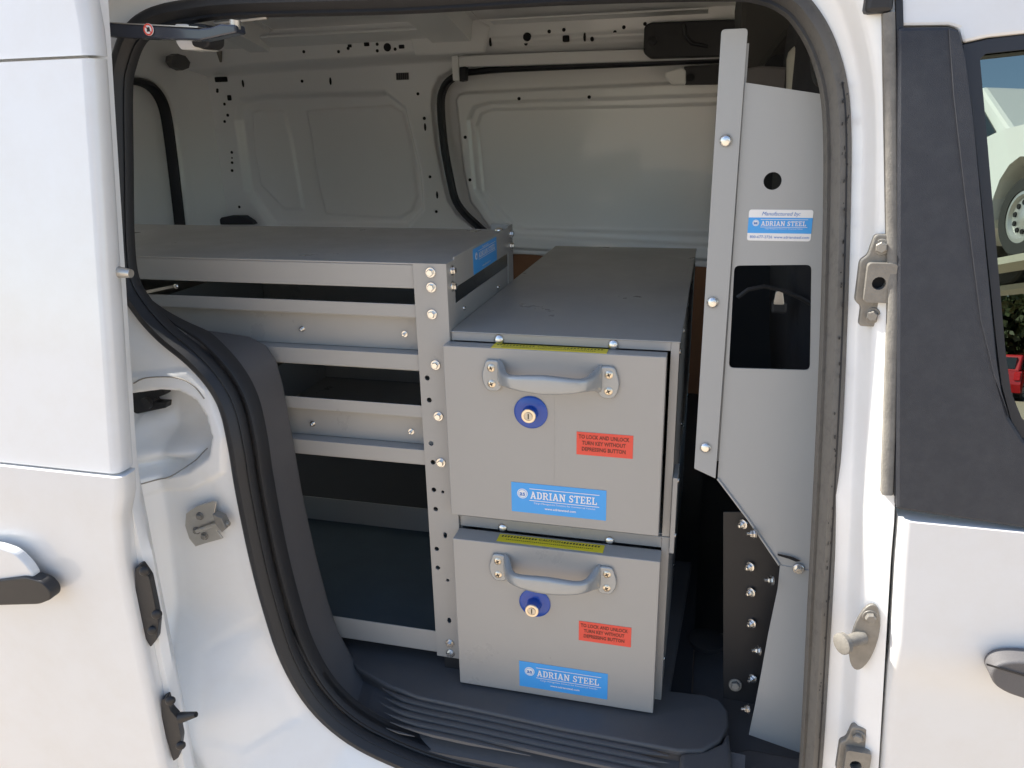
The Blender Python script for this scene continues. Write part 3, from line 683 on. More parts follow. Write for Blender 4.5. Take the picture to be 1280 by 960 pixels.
def fy_far(X, Z):
    Y = np.full(X.shape, wallY)
    # stamped blanking panel with its two fields
    Y += .026*inside(X, Z, blank, .020)
    Y -= .008*inside(X, Z, subA, .006) + .008*inside(X, Z, subB, .006)
    # rounded cantrail beam above
    zt = np.interp(X, [-1.3, -1.05, -.465, -.3, .9], [.418, .425, .437, .441, .438])
    Y -= .075*sstep(Z, zt-.010, zt+.014)*(1-.12*sstep(X, -.42, -.36))
    Y -= .006*sstep(Z, zt+.020, zt+.024)*(1-sstep(Z, zt+.034, zt+.038))*(X > -.3)
    # far sliding door set back in its aperture
    ap = inside(X, Z, apert, .012)
    Y += .018*ap
    Y -= ap*(.013*inside(X, Z, door1, .007) - .012*inside(X, Z, door2, .007) - .008*inside(X, Z, door3, .005))
    # belt ledge
    zb = np.interp(X, [-.3, .4], [-.048, -.075])
    band = (1-sstep(Z, zb-.012, zb))*(X > -.30)
    Y -= .022*band*ap
    Y += .012*(1-sstep(Z, zb-.05, zb-.04))*(X > -.30)*ap
    # pillar swage either side of the blank
    for a_, b_2 in ([(-1.172, 1.36, 0.2495), (-1.171, 1.36, -0.0409)], [(-0.5073, 1.36, 0.3053), (-0.4854, 1.36, -0.0158)]):
        pass
    Y += .002*np.sin(X*9)*np.cos(Z*7)
    # quarter panel curls into the roof
    Y -= .5*np.maximum(0, Z-.46)**1.5
    return Y
far = heightfield('far_side_wall', M['inner'], van, -1.27, .95, -.56, .56, .0036, fy_far)
# seal round the far door
fs_ = smooth_path([(0.6977, 1.345, 0.4139), (0.5113, 1.345, 0.4081), (0.1095, 1.345, 0.4034), (-0.2419, 1.345, 0.4015), (-0.3345, 1.345, 0.3983), (-0.3887, 1.345, 0.3939), (-0.4226, 1.345, 0.3802), (-0.4453, 1.345, 0.3575), (-0.4572, 1.345, 0.3149), (-0.4533, 1.345, 0.205), (-0.4386, 1.345, 0.1032), (-0.4263, 1.345, 0.0477), (-0.4006, 1.345, 0.0082), (-0.3548, 1.345, -0.0338), (-0.253, 1.345, -0.1225)], 5)
MB().sweep(fs_, [(-.008, -.02), (-.008, .006), (-.003, .011), (.003, .011), (.008, .006), (.008, -.02)]).build('far_door_seal', M['rubber_far'], van, 40)
# covers and brackets of the far door's upper track
MB().prism([(-0.3885, 1.3, 0.4368), (-0.2298, 1.3, 0.4369), (0.3036, 1.3, 0.4335), (0.5789, 1.3, 0.4334), (0.5808, 1.3, 0.4153), (0.3054, 1.3, 0.4054), (-0.2304, 1.3, 0.4069), (-0.3852, 1.3, 0.4082)], (0, .05, 0)).build('track_cover', M['inner'], van, bevel=.004)
MB().prism([(-0.3991, 1.29, 0.4366), (-0.3806, 1.29, 0.4379), (-0.3789, 1.29, 0.3727), (-0.3975, 1.29, 0.3732)], (0, .02, 0)).build('track_bracket', M['inner'], van, bevel=.002)
MB().prism(rounded([(-0.379, 1.295, 0.4077), (-0.3605, 1.295, 0.4091), (-0.3643, 1.295, 0.3724), (-0.3806, 1.295, 0.3708)], .003), (0, .03, 0)).build('end_stop', M['rubber_far'], van, bevel=.003)
mod = rounded([(0.1257, 1.25, 0.4831), (0.1393, 1.25, 0.4916), (0.3287, 1.25, 0.49), (0.4223, 1.25, 0.4856), (0.4288, 1.25, 0.4069), (0.3247, 1.25, 0.4071), (0.1424, 1.25, 0.4083), (0.1258, 1.25, 0.422)], .008)
mo = MB().prism(mod, (0, .05, 0)).build('overhead_module', M['black'], van, bevel=.006, seg=3)
MB().tube([(0.2239, 1.25, 0.4823), (0.2291, 1.25, 0.4566), (0.2456, 1.25, 0.4395), (0.2848, 1.25, 0.4306)], .005, 8).build('module_ridge', M['black'], mo, 60)
MB().lathe((0.1488, 1.25, 0.449), (0, -1, 0), [(0, .011), (.004, .010), (.006, .004), (.006, .0001)], 14).build('module_cap', M['black'], mo, 40)
MB().prism(rounded([(0.1785, 1.33, 0.3788), (0.2192, 1.33, 0.3891), (0.2319, 1.33, 0.3809), (0.2337, 1.33, 0.3457), (0.1965, 1.33, 0.3468), (0.1792, 1.33, 0.3631)], .006), (0, -.012, 0)).build('latch_cover', M['jamb'], van, bevel=.004)
lb = MB().prism(rounded([(0.2257, 1.32, 0.3903), (0.3161, 1.32, 0.3929), (0.3755, 1.32, 0.3908), (0.3791, 1.32, 0.343), (0.23, 1.32, 0.3455)], .003), (0, .03, 0)).build('latch_plate', M['black'], van, bevel=.002)
MB().lathe((0.2434, 1.32, 0.3626), (0, -1, 0), [(0, .010), (.006, .010), (.006, .0001)], 14).build('latch_plug', M['void'], lb, 40)
# hardboard lining below the belt
MB().prism([(-0.4564, 1.35, -0.118), (-0.2171, 1.35, -0.113), (-0.1079, 1.35, -0.1201), (0.3068, 1.35, -0.1381), (0.6482, 1.35, -0.1559), (0.8063, 1.35, -1.632), (-0.5206, 1.35, -1.4)], (0, .006, 0)).build('wall_lining', M['board'], van)
# punched holes in the sheet metal (each a solid plug, its dark colour standing for the shade inside)
holes = MB()
def wy(p):
    X = np.array([[p[0]]]); Z = np.array([[p[2]]]); return float(fy_far(X, Z)[0, 0])
def hole(p, r, rz=None, n=10, sq=False):
    y_ = wy(p)-.0012; rz = rz or r
    if sq: pts = rounded([(p[0]-r, y_, p[2]-rz), (p[0]+r, y_, p[2]-rz), (p[0]+r, y_, p[2]+rz), (p[0]-r, y_, p[2]+rz)], min(r, rz)*.5, 3)
    else: pts = circle_xz(p[0], y_, p[2], r, n, rz)
    holes.prism(pts, (0, .01, 0))
for p in [(-0.8956, 1.33, 0.3898), (-0.84, 1.33, 0.4641), (-0.7313, 1.33, 0.4599), (-0.7006, 1.33, 0.4672), (-0.6112, 1.33, 0.4742), (-0.6125, 1.33, 0.4575), (-0.5588, 1.33, 0.4596), (-0.5279, 1.33, 0.3445), (-0.4912, 1.33, 0.0091), (-0.5054, 1.33, 0.1113), (-1.186, 1.33, 0.369), (-1.167, 1.33, 0.3317), (-1.175, 1.33, 0.2807), (-1.185, 1.33, 0.3735), (-1.165, 1.33, 0.1881), (-1.169, 1.33, 0.1568), (-1.224, 1.33, 0.1742), (-1.232, 1.33, 0.0056), (-1.165, 1.33, 0.0187), (-1.33, 1.33, 0.0355), (-1.312, 1.33, 0.0355), (-1.316, 1.33, 0.3071), (-1.235, 1.33, 0.3426)]: hole(p, .0045)
for p in [(-1.167, 1.33, 0.1713)]: hole(p, .0028)
for p in [(-1.173, 1.33, 0.1325), (-1.161, 1.33, 0.2991), (-0.5126, 1.33, 0.277), (-0.1257, 1.33, 0.4863), (-0.0865, 1.33, 0.4885), (-0.0111, 1.33, 0.4619), (-0.1899, 1.33, 0.4593), (-0.0111, 1.33, 0.4638), (0.048, 1.33, 0.4768), (0.0707, 1.33, 0.4874), (-0.2283, 1.33, 0.3239), (-0.0288, 1.33, 0.3229), (-0.3914, 1.33, 0.2224), (-0.382, 1.33, 0.1019), (0.1244, 1.33, 0.4926), (0.1682, 1.33, 0.4754)]: hole(p, .0048)
for p, a_, b_2 in zip([(-0.6429, 1.33, 0.4754), (-0.5392, 1.33, 0.4651), (-0.695, 1.33, 0.4733), (-0.08, 1.33, 0.4667), (-1.147, 1.33, 0.3496)], (.008, .008, .006, .009, .007), (.005, .005, .004, .008, .008)): hole(p, a_, b_2, sq=True)
for p in [(-0.8024, 1.33, 0.387), (-0.5117, 1.33, 0.2528), (-0.4859, 1.33, 0.0583), (-1.094, 1.33, 0.3891), (-1.312, 1.33, 0.2833), (-0.2865, 1.33, 0.4672), (-0.0304, 1.33, 0.4685)]: hole(p, .0035, .011)
for p in [(-0.5816, 1.31, 0.4653), (-0.185, 1.31, 0.4754)]: hole(p, .011, .011, 16)
for p in [(-1.167, 1.34, 0.403)]: hole(p, .022, .0075, sq=True)
for p in [(-1.242, 1.34, 0.2937)]: hole(p, .008, .012)
for p in [(-1.32, 1.34, -0.0013)]: hole(p, .006, .004)
tag(holes.build('punched_holes', M['void'], van), kind='stuff')
g_ = (-0.5725, 1.34, 0.3932)
gv = MB().box(g_[0]-.020, g_[0]+.020, wy(g_)-.001, wy(g_)+.01, g_[2]-.010, g_[2]+.010).build('wall_vent', M['vent'], van, bevel=.002)
sl_ = MB()
for i in range(7): sl_.box(g_[0]-.018+i*.006, g_[0]-.016+i*.006, wy(g_)-.003, wy(g_), g_[2]-.009, g_[2]+.009)
tag(sl_.build('vent_slats', M['trim'], gv), kind='stuff')
MB().prism([(-1.244, 1.33, -0.0353), (-1.217, 1.33, -0.012), (-1.187, 1.33, -0.0066), (-1.135, 1.33, -0.0062), (-1.111, 1.33, -0.0211), (-1.101, 1.33, -0.0336)], (0, .03, 0)).build('wheel_house_plug', M['vent'], van, bevel=.004)
hk = (-1.109, 1.28, 0.4753)
MB().cyl(hk, (hk[0], hk[1], hk[2]-.03), .009, .003, 10).build('cargo_hook', M['hw'], van, 40)

# ---- rear end: corner pillar, door aperture and its seal
rs = smooth_path([(-1.245, 1.26, .44)] and [(-1.25, 0.9869, 0.3921), (-1.25, 1.041, 0.3901), (-1.25, 1.098, 0.3901), (-1.25, 1.142, 0.3789), (-1.25, 1.17, 0.3559), (-1.25, 1.186, 0.3211), (-1.25, 1.19, 0.2655), (-1.25, 1.186, 0.1632), (-1.25, 1.178, 0.0396), (-1.25, 1.169, -0.085), (-1.25, 1.162, -0.2085)], 5)
def fx_rear(Yv, Z):
    poly = [(p[1], p[2]) for p in [(-1.25, 0.9298, 0.3938), (-1.25, 1.043, 0.3983), (-1.25, 1.113, 0.3969), (-1.25, 1.157, 0.3836), (-1.25, 1.185, 0.3584), (-1.25, 1.201, 0.3212), (-1.25, 1.205, 0.2652), (-1.25, 1.201, 0.1623), (-1.25, 1.193, 0.038), (-1.25, 1.18, -0.1364), (-1.25, 1.161, -0.3109), (-1.25, 0.769, -0.2123)]]
    X = np.full(Yv.shape, -1.24)
    X -= .028*inside(Yv, Z, [(a, 0, b) for a, b in poly], .012)
    inner = [(p[1], p[2]) for p in [(-1.25, 0.9126, 0.3292), (-1.25, 1.014, 0.3242), (-1.25, 1.04, 0.2889), (-1.25, 1.034, 0.2043), (-1.25, 1.007, 0.0757), (-1.25, 0.9877, 0.0381), (-1.25, 0.9438, 0.0171), (-1.25, 0.8283, 0.0112)]]
    X -= .012*inside(Yv, Z, [(a, 0, b) for a, b in inner], .008)
    X += .4*np.maximum(0, Yv-1.24)**1.3 + .6*np.maximum(0, Z-.42)**1.3
    return X
rw = heightfield('rear_wall', M['inner'], van, .0, 1.40, -.56, .60, .006, fx_rear, keep=lambda Yv, Z: ~((Yv > .08) & (Yv < .92) & (Z > -.22) & (Z < .42)), axis='yz')  # gap left for the added rear window
MB().sweep(rs, [(-.009, -.02), (-.009, .006), (-.004, .012), (.004, .012), (.009, .006), (.009, -.02)], up=(1, 0, 0)).build('rear_door_seal', M['rubber_far'], van, 40)
rh = MB()
pp = [Vector(p) for p in [(-1.19, 1.17, 0.4584), (-1.19, 1.197, 0.4664), (-1.19, 1.232, 0.4623), (-1.19, 1.25, 0.4461), (-1.19, 1.239, 0.4303), (-1.19, 1.207, 0.4223), (-1.19, 1.177, 0.4293), (-1.19, 1.163, 0.4433)]]
rh.prism(pp, (-.02, 0, 0))
tag(rh.build('access_hole', M['trim'], van), kind='stuff')

# ---- roof with ribs and a cross bow
def roof_z(yv): return .50 + .105*math.sin(max(0, min(1, (yv+.05)/1.44))*math.pi) - .03*max(0, -yv)
rf = MB(); n = 24
rr_ = []
for i in range(n+1):
    yv = lerp(-.03, 1.40, i/n)
    rr_.append([(-1.3, yv, roof_z(yv)), (.95, yv, roof_z(yv)), (.95, yv, roof_z(yv)+.03), (-1.3, yv, roof_z(yv)+.03)])
rf.rings(rr_)
roof = rf.build('roof', M['inner'], van, 60)
def bow(x0, x1, name):
    out = []
    for i in range(n+1):
        yv = lerp(.0, 1.36, i/n); z = roof_z(yv)
        out.append([(x0-.014, yv, z-.004), (x0, yv, z-.006), (x0+.008, yv, z-.055), (x1-.008, yv, z-.055), (x1, yv, z-.006), (x1+.014, yv, z-.004), (x1+.014, yv, z+.004), (x0-.014, yv, z+.004)])
    return MB().rings(out).build(name, M['inner'], roof, 40)
bow(-.455, -.330, 'roof_bow')
bow(-1.02, -.94, 'roof_bow')
rb = MB()
for x0_, x1_, zz in ((-1.25, -.455, 0), ):
    rb.rings([[(x, 1.292, .476), (x, 1.236, .500), (x, 1.236, .506), (x, 1.30, .512)] for x in (x0_, x1_)])
rb.rings([[(x, 1.27, .507), (x, 1.225, .512), (x, 1.225, .516), (x, 1.28, .520)] for x in (-.27, .28)])
rb.rings([[(x, 1.06, .5605), (x, 1.05, .5625), (x, 1.05, .575), (x, 1.06, .575)] for x in (-1.25, -.455)])
rb.build('cantrail_flange', M['inner'], roof)
gus = MB()
gus.prism([(-.50, 1.289, .440), (-.30, 1.289, .440), (-.285, 1.289, .505), (-.33, 1.289, .530), (-.455, 1.289, .530), (-.515, 1.289, .500)], (0, -.012, 0))
gus.build('bow_gusset', M['inner'], roof, 50, bevel=.005)
ns_ = MB()
for x in (-.74, -.68, -.55, -.51): ns_.box(x-.005, x+.005, 1.047, 1.051, .563, .569)
tag(ns_.build('punched_slots', M['void'], roof), kind='stuff')
for p in [(-0.5228, 1.2, 0.544), (-0.5055, 1.2, 0.5355), (-0.4643, 1.2, 0.5164), (-0.4319, 1.2, 0.4997)]:
    pass
# near header box behind the seal
hd = MB()
hd.rings([[(x, -.02, .395), (x, .05, .400), (x, .09, .43), (x, .10, .52), (x, -.03, .54), (x, -.05, .43)] for x in (-.9, .60)])
hd.build('door_header', M['inner'], van, bevel=.006)
# roof and outer skins that close the van (no daylight leaks in)
sk = MB()
sk.prism([(-1.30, -.02, .56), (-1.30, .3, .69), (-1.30, 1.1, .69), (-1.30, 1.42, .56)], (3.0, 0, 0))
sk.build('roof_skin', M['paint'], van, bevel=.02)
MB().box(-1.62, 1.75, 1.415, 1.44, -.85, .62).build('far_outer_skin', M['paint'], van, bevel=.01)
sq_ = lambda y0, y1, z0, z1: [(-1.42, y0, z0), (-1.42, y1, z0), (-1.42, y1, z1), (-1.42, y0, z1)]
rsk = MB().plate(sq_(-.10, 1.42, -.85, .62), [rounded(sq_(.06, .93, -.24, .44), .05)], (.02, 0, 0)).build('rear_outer_skin', M['paint'], van)  # opening cut for the added rear window
clear = bpy.data.materials.new('clear_window_glass'); clear.use_nodes = True
ct = clear.node_tree; ct.nodes.clear()
c0 = ct.nodes.new('ShaderNodeOutputMaterial'); c1 = ct.nodes.new('ShaderNodeMixShader'); c2 = ct.nodes.new('ShaderNodeBsdfTransparent'); c3 = ct.nodes.new('ShaderNodeBsdfGlossy'); c4 = ct.nodes.new('ShaderNodeFresnel')
c2.inputs[0].default_value = (.86, .9, .87, 1); c3.inputs['Roughness'].default_value = 0; c4.inputs[0].default_value = 1.45
ct.links.new(c4.outputs[0], c1.inputs[0]); ct.links.new(c2.outputs[0], c1.inputs[1]); ct.links.new(c3.outputs[0], c1.inputs[2]); ct.links.new(c1.outputs[0], c0.inputs[0])
MB().box(-1.412, -1.408, .05, .94, -.25, .45).build('rear_window', clear, van)  # assumed window, added out of view so daylight reaches the rear of the van
MB().box(1.64, 1.644, -.02, 1.40, -.02, .58).build('added_windscreen', clear, van)  # unseen glass at the cab front, added to let sky light in
MB().box(-1.42, -.47, -.115, -.095, -.85, .60).build('quarter_skin', M['paint'], van, bevel=.005)
MB().box(-.62, .42, -.075, -.02, .424, .60).build('header_skin', M['paint'], van, bevel=.006)  # unseen skin, its overhang widened outward to shade the inner pillar
MB().prism([(.52, -.06, .38), (1.75, -.06, .30), (1.75, -.03, .60), (.40, -.03, .60), (.42, -.03, .40)], (0, .02, 0)).build('cab_header', M['frame'], van)

# ---- floors and step
fl = MB().box(-1.26, .335, .02, 1.36, -.56, -.519)
fl.build('cargo_floor', M['mat'], van)
MB().box(-1.255, -.90, .03, 1.345, -.5185, -.512).build('bounce_floor_pan', M['inner'], van)  # hidden white panel, added to bounce window light onto the rear walls
cov = [(-0.2993, 0.0683, -0.515), (-0.2592, 0.0643, -0.515), (-0.2177, 0.0441, -0.515), (-0.1902, 0.0103, -0.515), (-0.1539, -0.0154, -0.515), (-0.101, -0.0356, -0.515), (-0.0481, -0.0492, -0.515), (0.0476, -0.055, -0.515), (0.1635, -0.0623, -0.515), (0.2719, -0.065, -0.515), (0.3218, -0.0661, -0.515), (0.3523, -0.059, -0.515), (0.3746, -0.0355, -0.515), (0.3862, -0.0034, -0.515), (0.3854, 0.0226, -0.515), (0.3746, 0.0427, -0.515), (0.3546, 0.048, -0.515), (0.3052, 0.0451, -0.515)]
cov = [(cov[0][0]-.05, .40, -.515)] + cov + [(cov[-1][0]+.02, .40, -.515)]
MB().prism(cov, (0, 0, -.0105)).build('floor_cover', M['step'], van, 50, bevel=.0035, seg=4)
MB().prism([(p[0], p[1]+.004, -.5258) for p in cov], (0, 0, -.03)).build('cover_skirt', M['step'], van)
lip = smooth_path([(-0.2273, 0.0479, -0.521), (-0.202, 0.0193, -0.521), (-0.1631, -0.0082, -0.521), (-0.1064, -0.0331, -0.521), (-0.0503, -0.0476, -0.521), (0.0468, -0.0531, -0.521), (0.1631, -0.0603, -0.521), (0.272, -0.0643, -0.521), (0.3221, -0.0667, -0.521), (0.3749, -0.0653, -0.521), (0.4344, -0.0636, -0.521)], 4)
tr_out = [(-0.2984, 0.0702, -0.548), (-0.2813, 0.0026, -0.548), (-0.1952, -0.0663, -0.548), (-0.1209, -0.104, -0.548), (-0.0403, -0.127, -0.548), (0.0322, -0.138, -0.548), (0.126, -0.1414, -0.548), (0.2797, -0.1369, -0.548), (0.405, -0.1313, -0.548), (0.4075, -0.0425, -0.548), (0.3219, -0.0343, -0.548), (0.1539, -0.0124, -0.548), (-0.1352, 0.0262, -0.548), (-0.2554, 0.1017, -0.548)]
tr_out = [(p[0], max(p[1], -.105), -.5265 if i in (0, 9, 10, 11, 12, 13) else -.553) for i, p in enumerate(tr_out)]
tr = MB().prism(tr_out, (0, 0, -.02)).build('step_tread', M['step'], van)
def offset_path(path, d):
    out = []
    for i, p in enumerate(path):
        a = path[max(0, i-1)]; b = path[min(len(path)-1, i+1)]
        t = (b-a).normalized(); nn = t.cross(Vector((0, 0, 1)))
        out.append(p + nn*d)
    return out
da, db = Vector((-0.1738, 0.0099, -0.545)), Vector((-0.1792, -0.0892, -0.545))
for k in range(11):
    pth = [p - Vector((0, 0, k*.0024)) for p in offset_path(lip, .005 + k*.0098)]
    pth = [p for p in pth if (db-da).cross(p-da).z > 0 and p.x < .318 and p.y > -.104 and sdf(np.array([p.x]), np.array([p.z]), SEAL)[0] < -.016]
    if len(pth) < 2: continue
    MB().sweep(pth, [(-.0046, -.003), (-.0036, .0006), (-.0018, .0014), (.0018, .0014), (.0036, .0006), (.0046, -.003)], up=(0, 0, 1), scale=[min(1, .15+min(i, len(pth)-1-i)*.28) for i in range(len(pth))]).build('rib', M['step'], tr, 40)
sp2 = [p + Vector((0, .016, 0)) for p in seal_path if p.z < -.34 and p.x < .46]
MB().sweep(sp2, [(-.021, -.012), (-.021, -.004), (-.018, .0005), (-.013, .003), (-.012, -.012)], scale=[min(1, .05+min(i, len(sp2)-1-i)*.12) for i in range(len(sp2))]).build('sill_trim', M['rubber'], van, 50)
# plastic between ribs and seal, and the plain landing at the left end
MB().prism([(-0.289, 0.0586, -0.522), (-0.2207, 0.0487, -0.522), (-0.1734, -0.0036, -0.522), (-0.1758, -0.0983, -0.522), (-0.2449, -0.0421, -0.522), (-0.3085, 0.0414, -0.522)], (0, 0, -.01)).build('step_end', M['step'], van, bevel=.004)
MB().prism([(0.324, -0.066, -0.5185), (0.3309, -0.1524, -0.5185), (0.3915, -0.1382, -0.5185), (0.389, -0.0496, -0.5185), (0.3864, -0.01, -0.5185), (0.3768, -0.0355, -0.5185), (0.3544, -0.0548, -0.5185)], (0, 0, -.05)).build('step_end_wall', M['step'], van, 60, bevel=.010, seg=4)
# lower floor beside the partition, scuff plate
MB().box(.30, 1.75, -.10, 1.40, -.60, -.575).build('cab_floor', M['mat'], van)
MB().prism([(.335, -.02, -.564), (.62, -.06, -.564), (.62, .26, -.560), (.335, .26, -.560)], (0, 0, -.008)).build('lower_step', M['step'], van, bevel=.003)
MB().prism([(0.3916, -0.0006, -0.562), (0.4153, 0.0108, -0.562), (0.4836, 0.0091, -0.562), (0.544, 0.0033, -0.562), (0.5259, -0.1244, -0.562), (0.3888, -0.1455, -0.562)], (0, 0, -.02)).build('scuff_plate', M['scuff'], van, bevel=.006, seg=3)
# seal ledge: dark plastic below the tread up to the seal
# wheel arch trim left of the shelves
wa = [(-0.3633, -0.075, 0.0059), (-0.314, -0.075, 0.002), (-0.2796, -0.075, -0.0014), (-0.255, -0.075, -0.0128), (-0.2422, -0.075, -0.0344), (-0.2368, -0.075, -0.0677), (-0.2313, -0.075, -0.1517), (-0.2264, -0.075, -0.2464), (-0.217, -0.075, -0.3332), (-0.2058, -0.075, -0.4134), (-0.1943, -0.075, -0.4663), (-0.1741, -0.075, -0.5133), (-0.142, -0.075, -0.5471), (-0.0696, -0.075, -0.5813), (-0.0734, -0.075, -0.6341), (-0.1527, -0.075, -0.6054), (-0.2063, -0.075, -0.5485), (-0.2436, -0.075, -0.4514), (-0.259, -0.075, -0.3392), (-0.2657, -0.075, -0.2143), (-0.2662, -0.075, -0.1226), (-0.276, -0.075, -0.065), (-0.3049, -0.075, -0.0264)]
MB().prism(wa, (0, .085, 0)).build('wheel_arch_trim', M['trim'], van, 50, bevel=.009, seg=4)
# tie-down ring on the floor
td = (0.355, 0.1733, -0.515)
MB().lathe((td[0], td[1], td[2]-.006), (0, 0, 1), [(0, .028), (.008, .028), (.011, .020), (.011, .0001)], 20).build('tie_down', M['black'], van, 40)

# ---- cab pieces seen past the partition
MB().prism([(0.3404, 0.55, 0.4931), (0.5384, 0.55, 0.4812), (0.5523, 0.55, 0.3664), (0.4533, 0.55, 0.394), (0.4229, 0.55, 0.3906), (0.3927, 0.55, 0.3507), (0.3775, 0.55, 0.3191), (0.3537, 0.55, 0.3098)], (0, .5, 0)).build('headliner', M['headliner'], van, bevel=.01)
MB().prism([(0.4083, 0.3, 0.3521), (0.4217, 0.3, 0.3615), (0.4807, 0.3, 0.3707), (0.4979, 0.3, 0.2186), (0.4193, 0.3, 0.2194)], (0, .05, 0)).build('pillar_trim', M['olive'], van, bevel=.01)
bt = MB()
bt.prism(rounded([(0.4206, 0.12, 0.3723), (0.4306, 0.12, 0.3652), (0.4469, 0.12, 0.3314), (0.4514, 0.12, 0.3059), (0.4435, 0.12, 0.2993), (0.4323, 0.12, 0.2996), (0.4262, 0.12, 0.3084), (0.4204, 0.12, 0.3408)], .006), (0, .03, 0))
bto = bt.build('belt_guide', M['black'], van, bevel=.005)
for dx in (0, 5, 10):
    MB().tube([Vector(p)+Vector((0, -.002, 0)) for p in ([(0.4236, 0.118, 0.3571), (0.427, 0.118, 0.332), (0.4331, 0.118, 0.3064)])], .0008, 5).build('stitching', M['trim'], bto) if dx == 5 else None
MB().prism([(0.3547, 0.42, 0.3358), (0.3799, 0.42, 0.3394), (0.4236, 0.42, 0.3357), (0.4388, 0.42, 0.2949), (0.3936, 0.42, 0.2847), (0.3575, 0.42, 0.2971)], (0, .02, 0)).build('cab_side_trim', M['trim'], van, bevel=.004)
MB().box(.36, 1.74, 1.30, 1.33, -.56, .55).build('cab_far_trim', M['fabric'], van)
MB().box(1.55, 1.74, -.05, 1.33, -.56, .02).build('dashboard', M['fabric'], van)
wsx = bpy.data.materials.get('tinted_window_glass')

# ================================================================== CAB SEAT
seat = thing('van_seat', 'dark fabric seat back seen through the square opening in the grey partition', 'seat', (.62, .38, -.56))
def loft_box(cx, cy, cz, w_, d_, h_, lean, name, m, parent, r=.05):
    rings = []
    for i in range(9):
        t = i/8; z = cz + h_*t; k = 1 - .10*abs(2*t-1)**4; xx = cx + lean*t
        hw, hd_ = w_*.5*k, d_*.5*k
        pts = rounded([(xx-hd_, cy-hw, z), (xx+hd_, cy-hw, z), (xx+hd_, cy+hw, z), (xx-hd_, cy+hw, z)], r, 4)
        rings.append(pts)
    return MB().rings(rings).build(name, m, parent, 60, bevel=.01)
loft_box(.50, .40, -.20, .50, .11, .42, -.03, 'backrest', M['fabric'], seat)
loft_box(.46, .40, .25, .26, .09, .16, .0, 'headrest', M['fabric'], seat)
loft_box(.72, .40, -.55, .50, .46, .30, 0, 'cushion', M['fabric'], seat)
pk = (0.4142, 0.16, 0.0368)
MB().box(pk[0]-.010, pk[0]+.010, .150, .162, pk[2]-.014, pk[2]+.002).build('recliner_button', M['black'], seat, bevel=.003)
MB().prism(rounded([(pk[0]-.008, .149, pk[2]-.002), (pk[0]+.006, .149, pk[2]-.002), (pk[0]+.002, .149, pk[2]+.018), (pk[0]-.006, .149, pk[2]+.016)], .003), (0, .006, 0)).build('belt_tongue', M['latchsteel'], seat, bevel=.001)
MB().tube([(0.3608, 0.15, 0.0425), (0.3732, 0.15, 0.0536), (0.3928, 0.15, 0.0585), (0.4129, 0.15, 0.0549), (0.4383, 0.15, 0.0452), (0.4528, 0.15, 0.0373)], .003, 6).build('seat_piping', M['black'], seat)

# ================================================================== SHELVING UNIT
sh = thing('shelving_unit', 'grey steel shelving unit with bolted trays on the left behind the wheel arch', 'shelving', (-.46, .19, -.515))
XL = -1.06
def upright(x0, x1, yf, side, front=True, holes_=True):
    """angle upright: punched front flange and a side flange at x1"""
    b = MB(); z0, z1 = -.493, .102
    hl = []
    if holes_:
        for (hx, hz, hr, hrz) in ((-.030, -.050, .0036, 0), (-.029, -.081, .0036, 0), (-.030, -.144, .0036, 0), (-.029, -.172, .0036, 0), (-.030, -.214, .0036, 0), (-.017, -.216, .0024, 0), (-.029, -.244, .0036, 0),
                                (-.017, -.284, .0030, .0050), (-.031, -.308, .0036, 0), (-.031, -.339, .0036, 0), (-.017, -.358, .0026, 0), (-.018, -.427, .0032, .0050)):
            hl.append(circle_xz(hx-.004+x1, yf, hz, hr, 12, hrz or hr))
    b.plate([(x0, yf, z0), (x1, yf, z0), (x1, yf, z1), (x0, yf, z1)], hl, (0, .002, 0))
    return b
up = upright(-.0405, .004, .0172, 1).build('upright', M['steel'], sh)
MB().box(.0022, .0041, .0194, .048, -.493, .102).build('upright_flange', M['steel'], up, bevel=.0004)
MB().box(-.030, .002, .020, .046, -.515, -.4935).build('foot', M['rubber'], up)
ur = MB().box(.0022, .0041, .322, .354, -.493, .108).box(-.032, .0020, .352, .354, -.493, .108).build('upright', M['steel'], sh)
for y0, y1 in ((.018, .0475), (.322, .354)):
    ul = MB().box(XL-.004, XL-.002, y0, y1, -.493, .102).box(XL-.002, XL+.036, y0, y0+.002, -.493, .102).build('upright', M['steel'], sh)
    MB().box(XL, XL+.03, y0+.003, y1, -.515, -.4935).build('foot', M['rubber'], ul)
MB().box(-.030, .002, .324, .350, -.515, -.4935).build('foot', M['rubber'], ur)
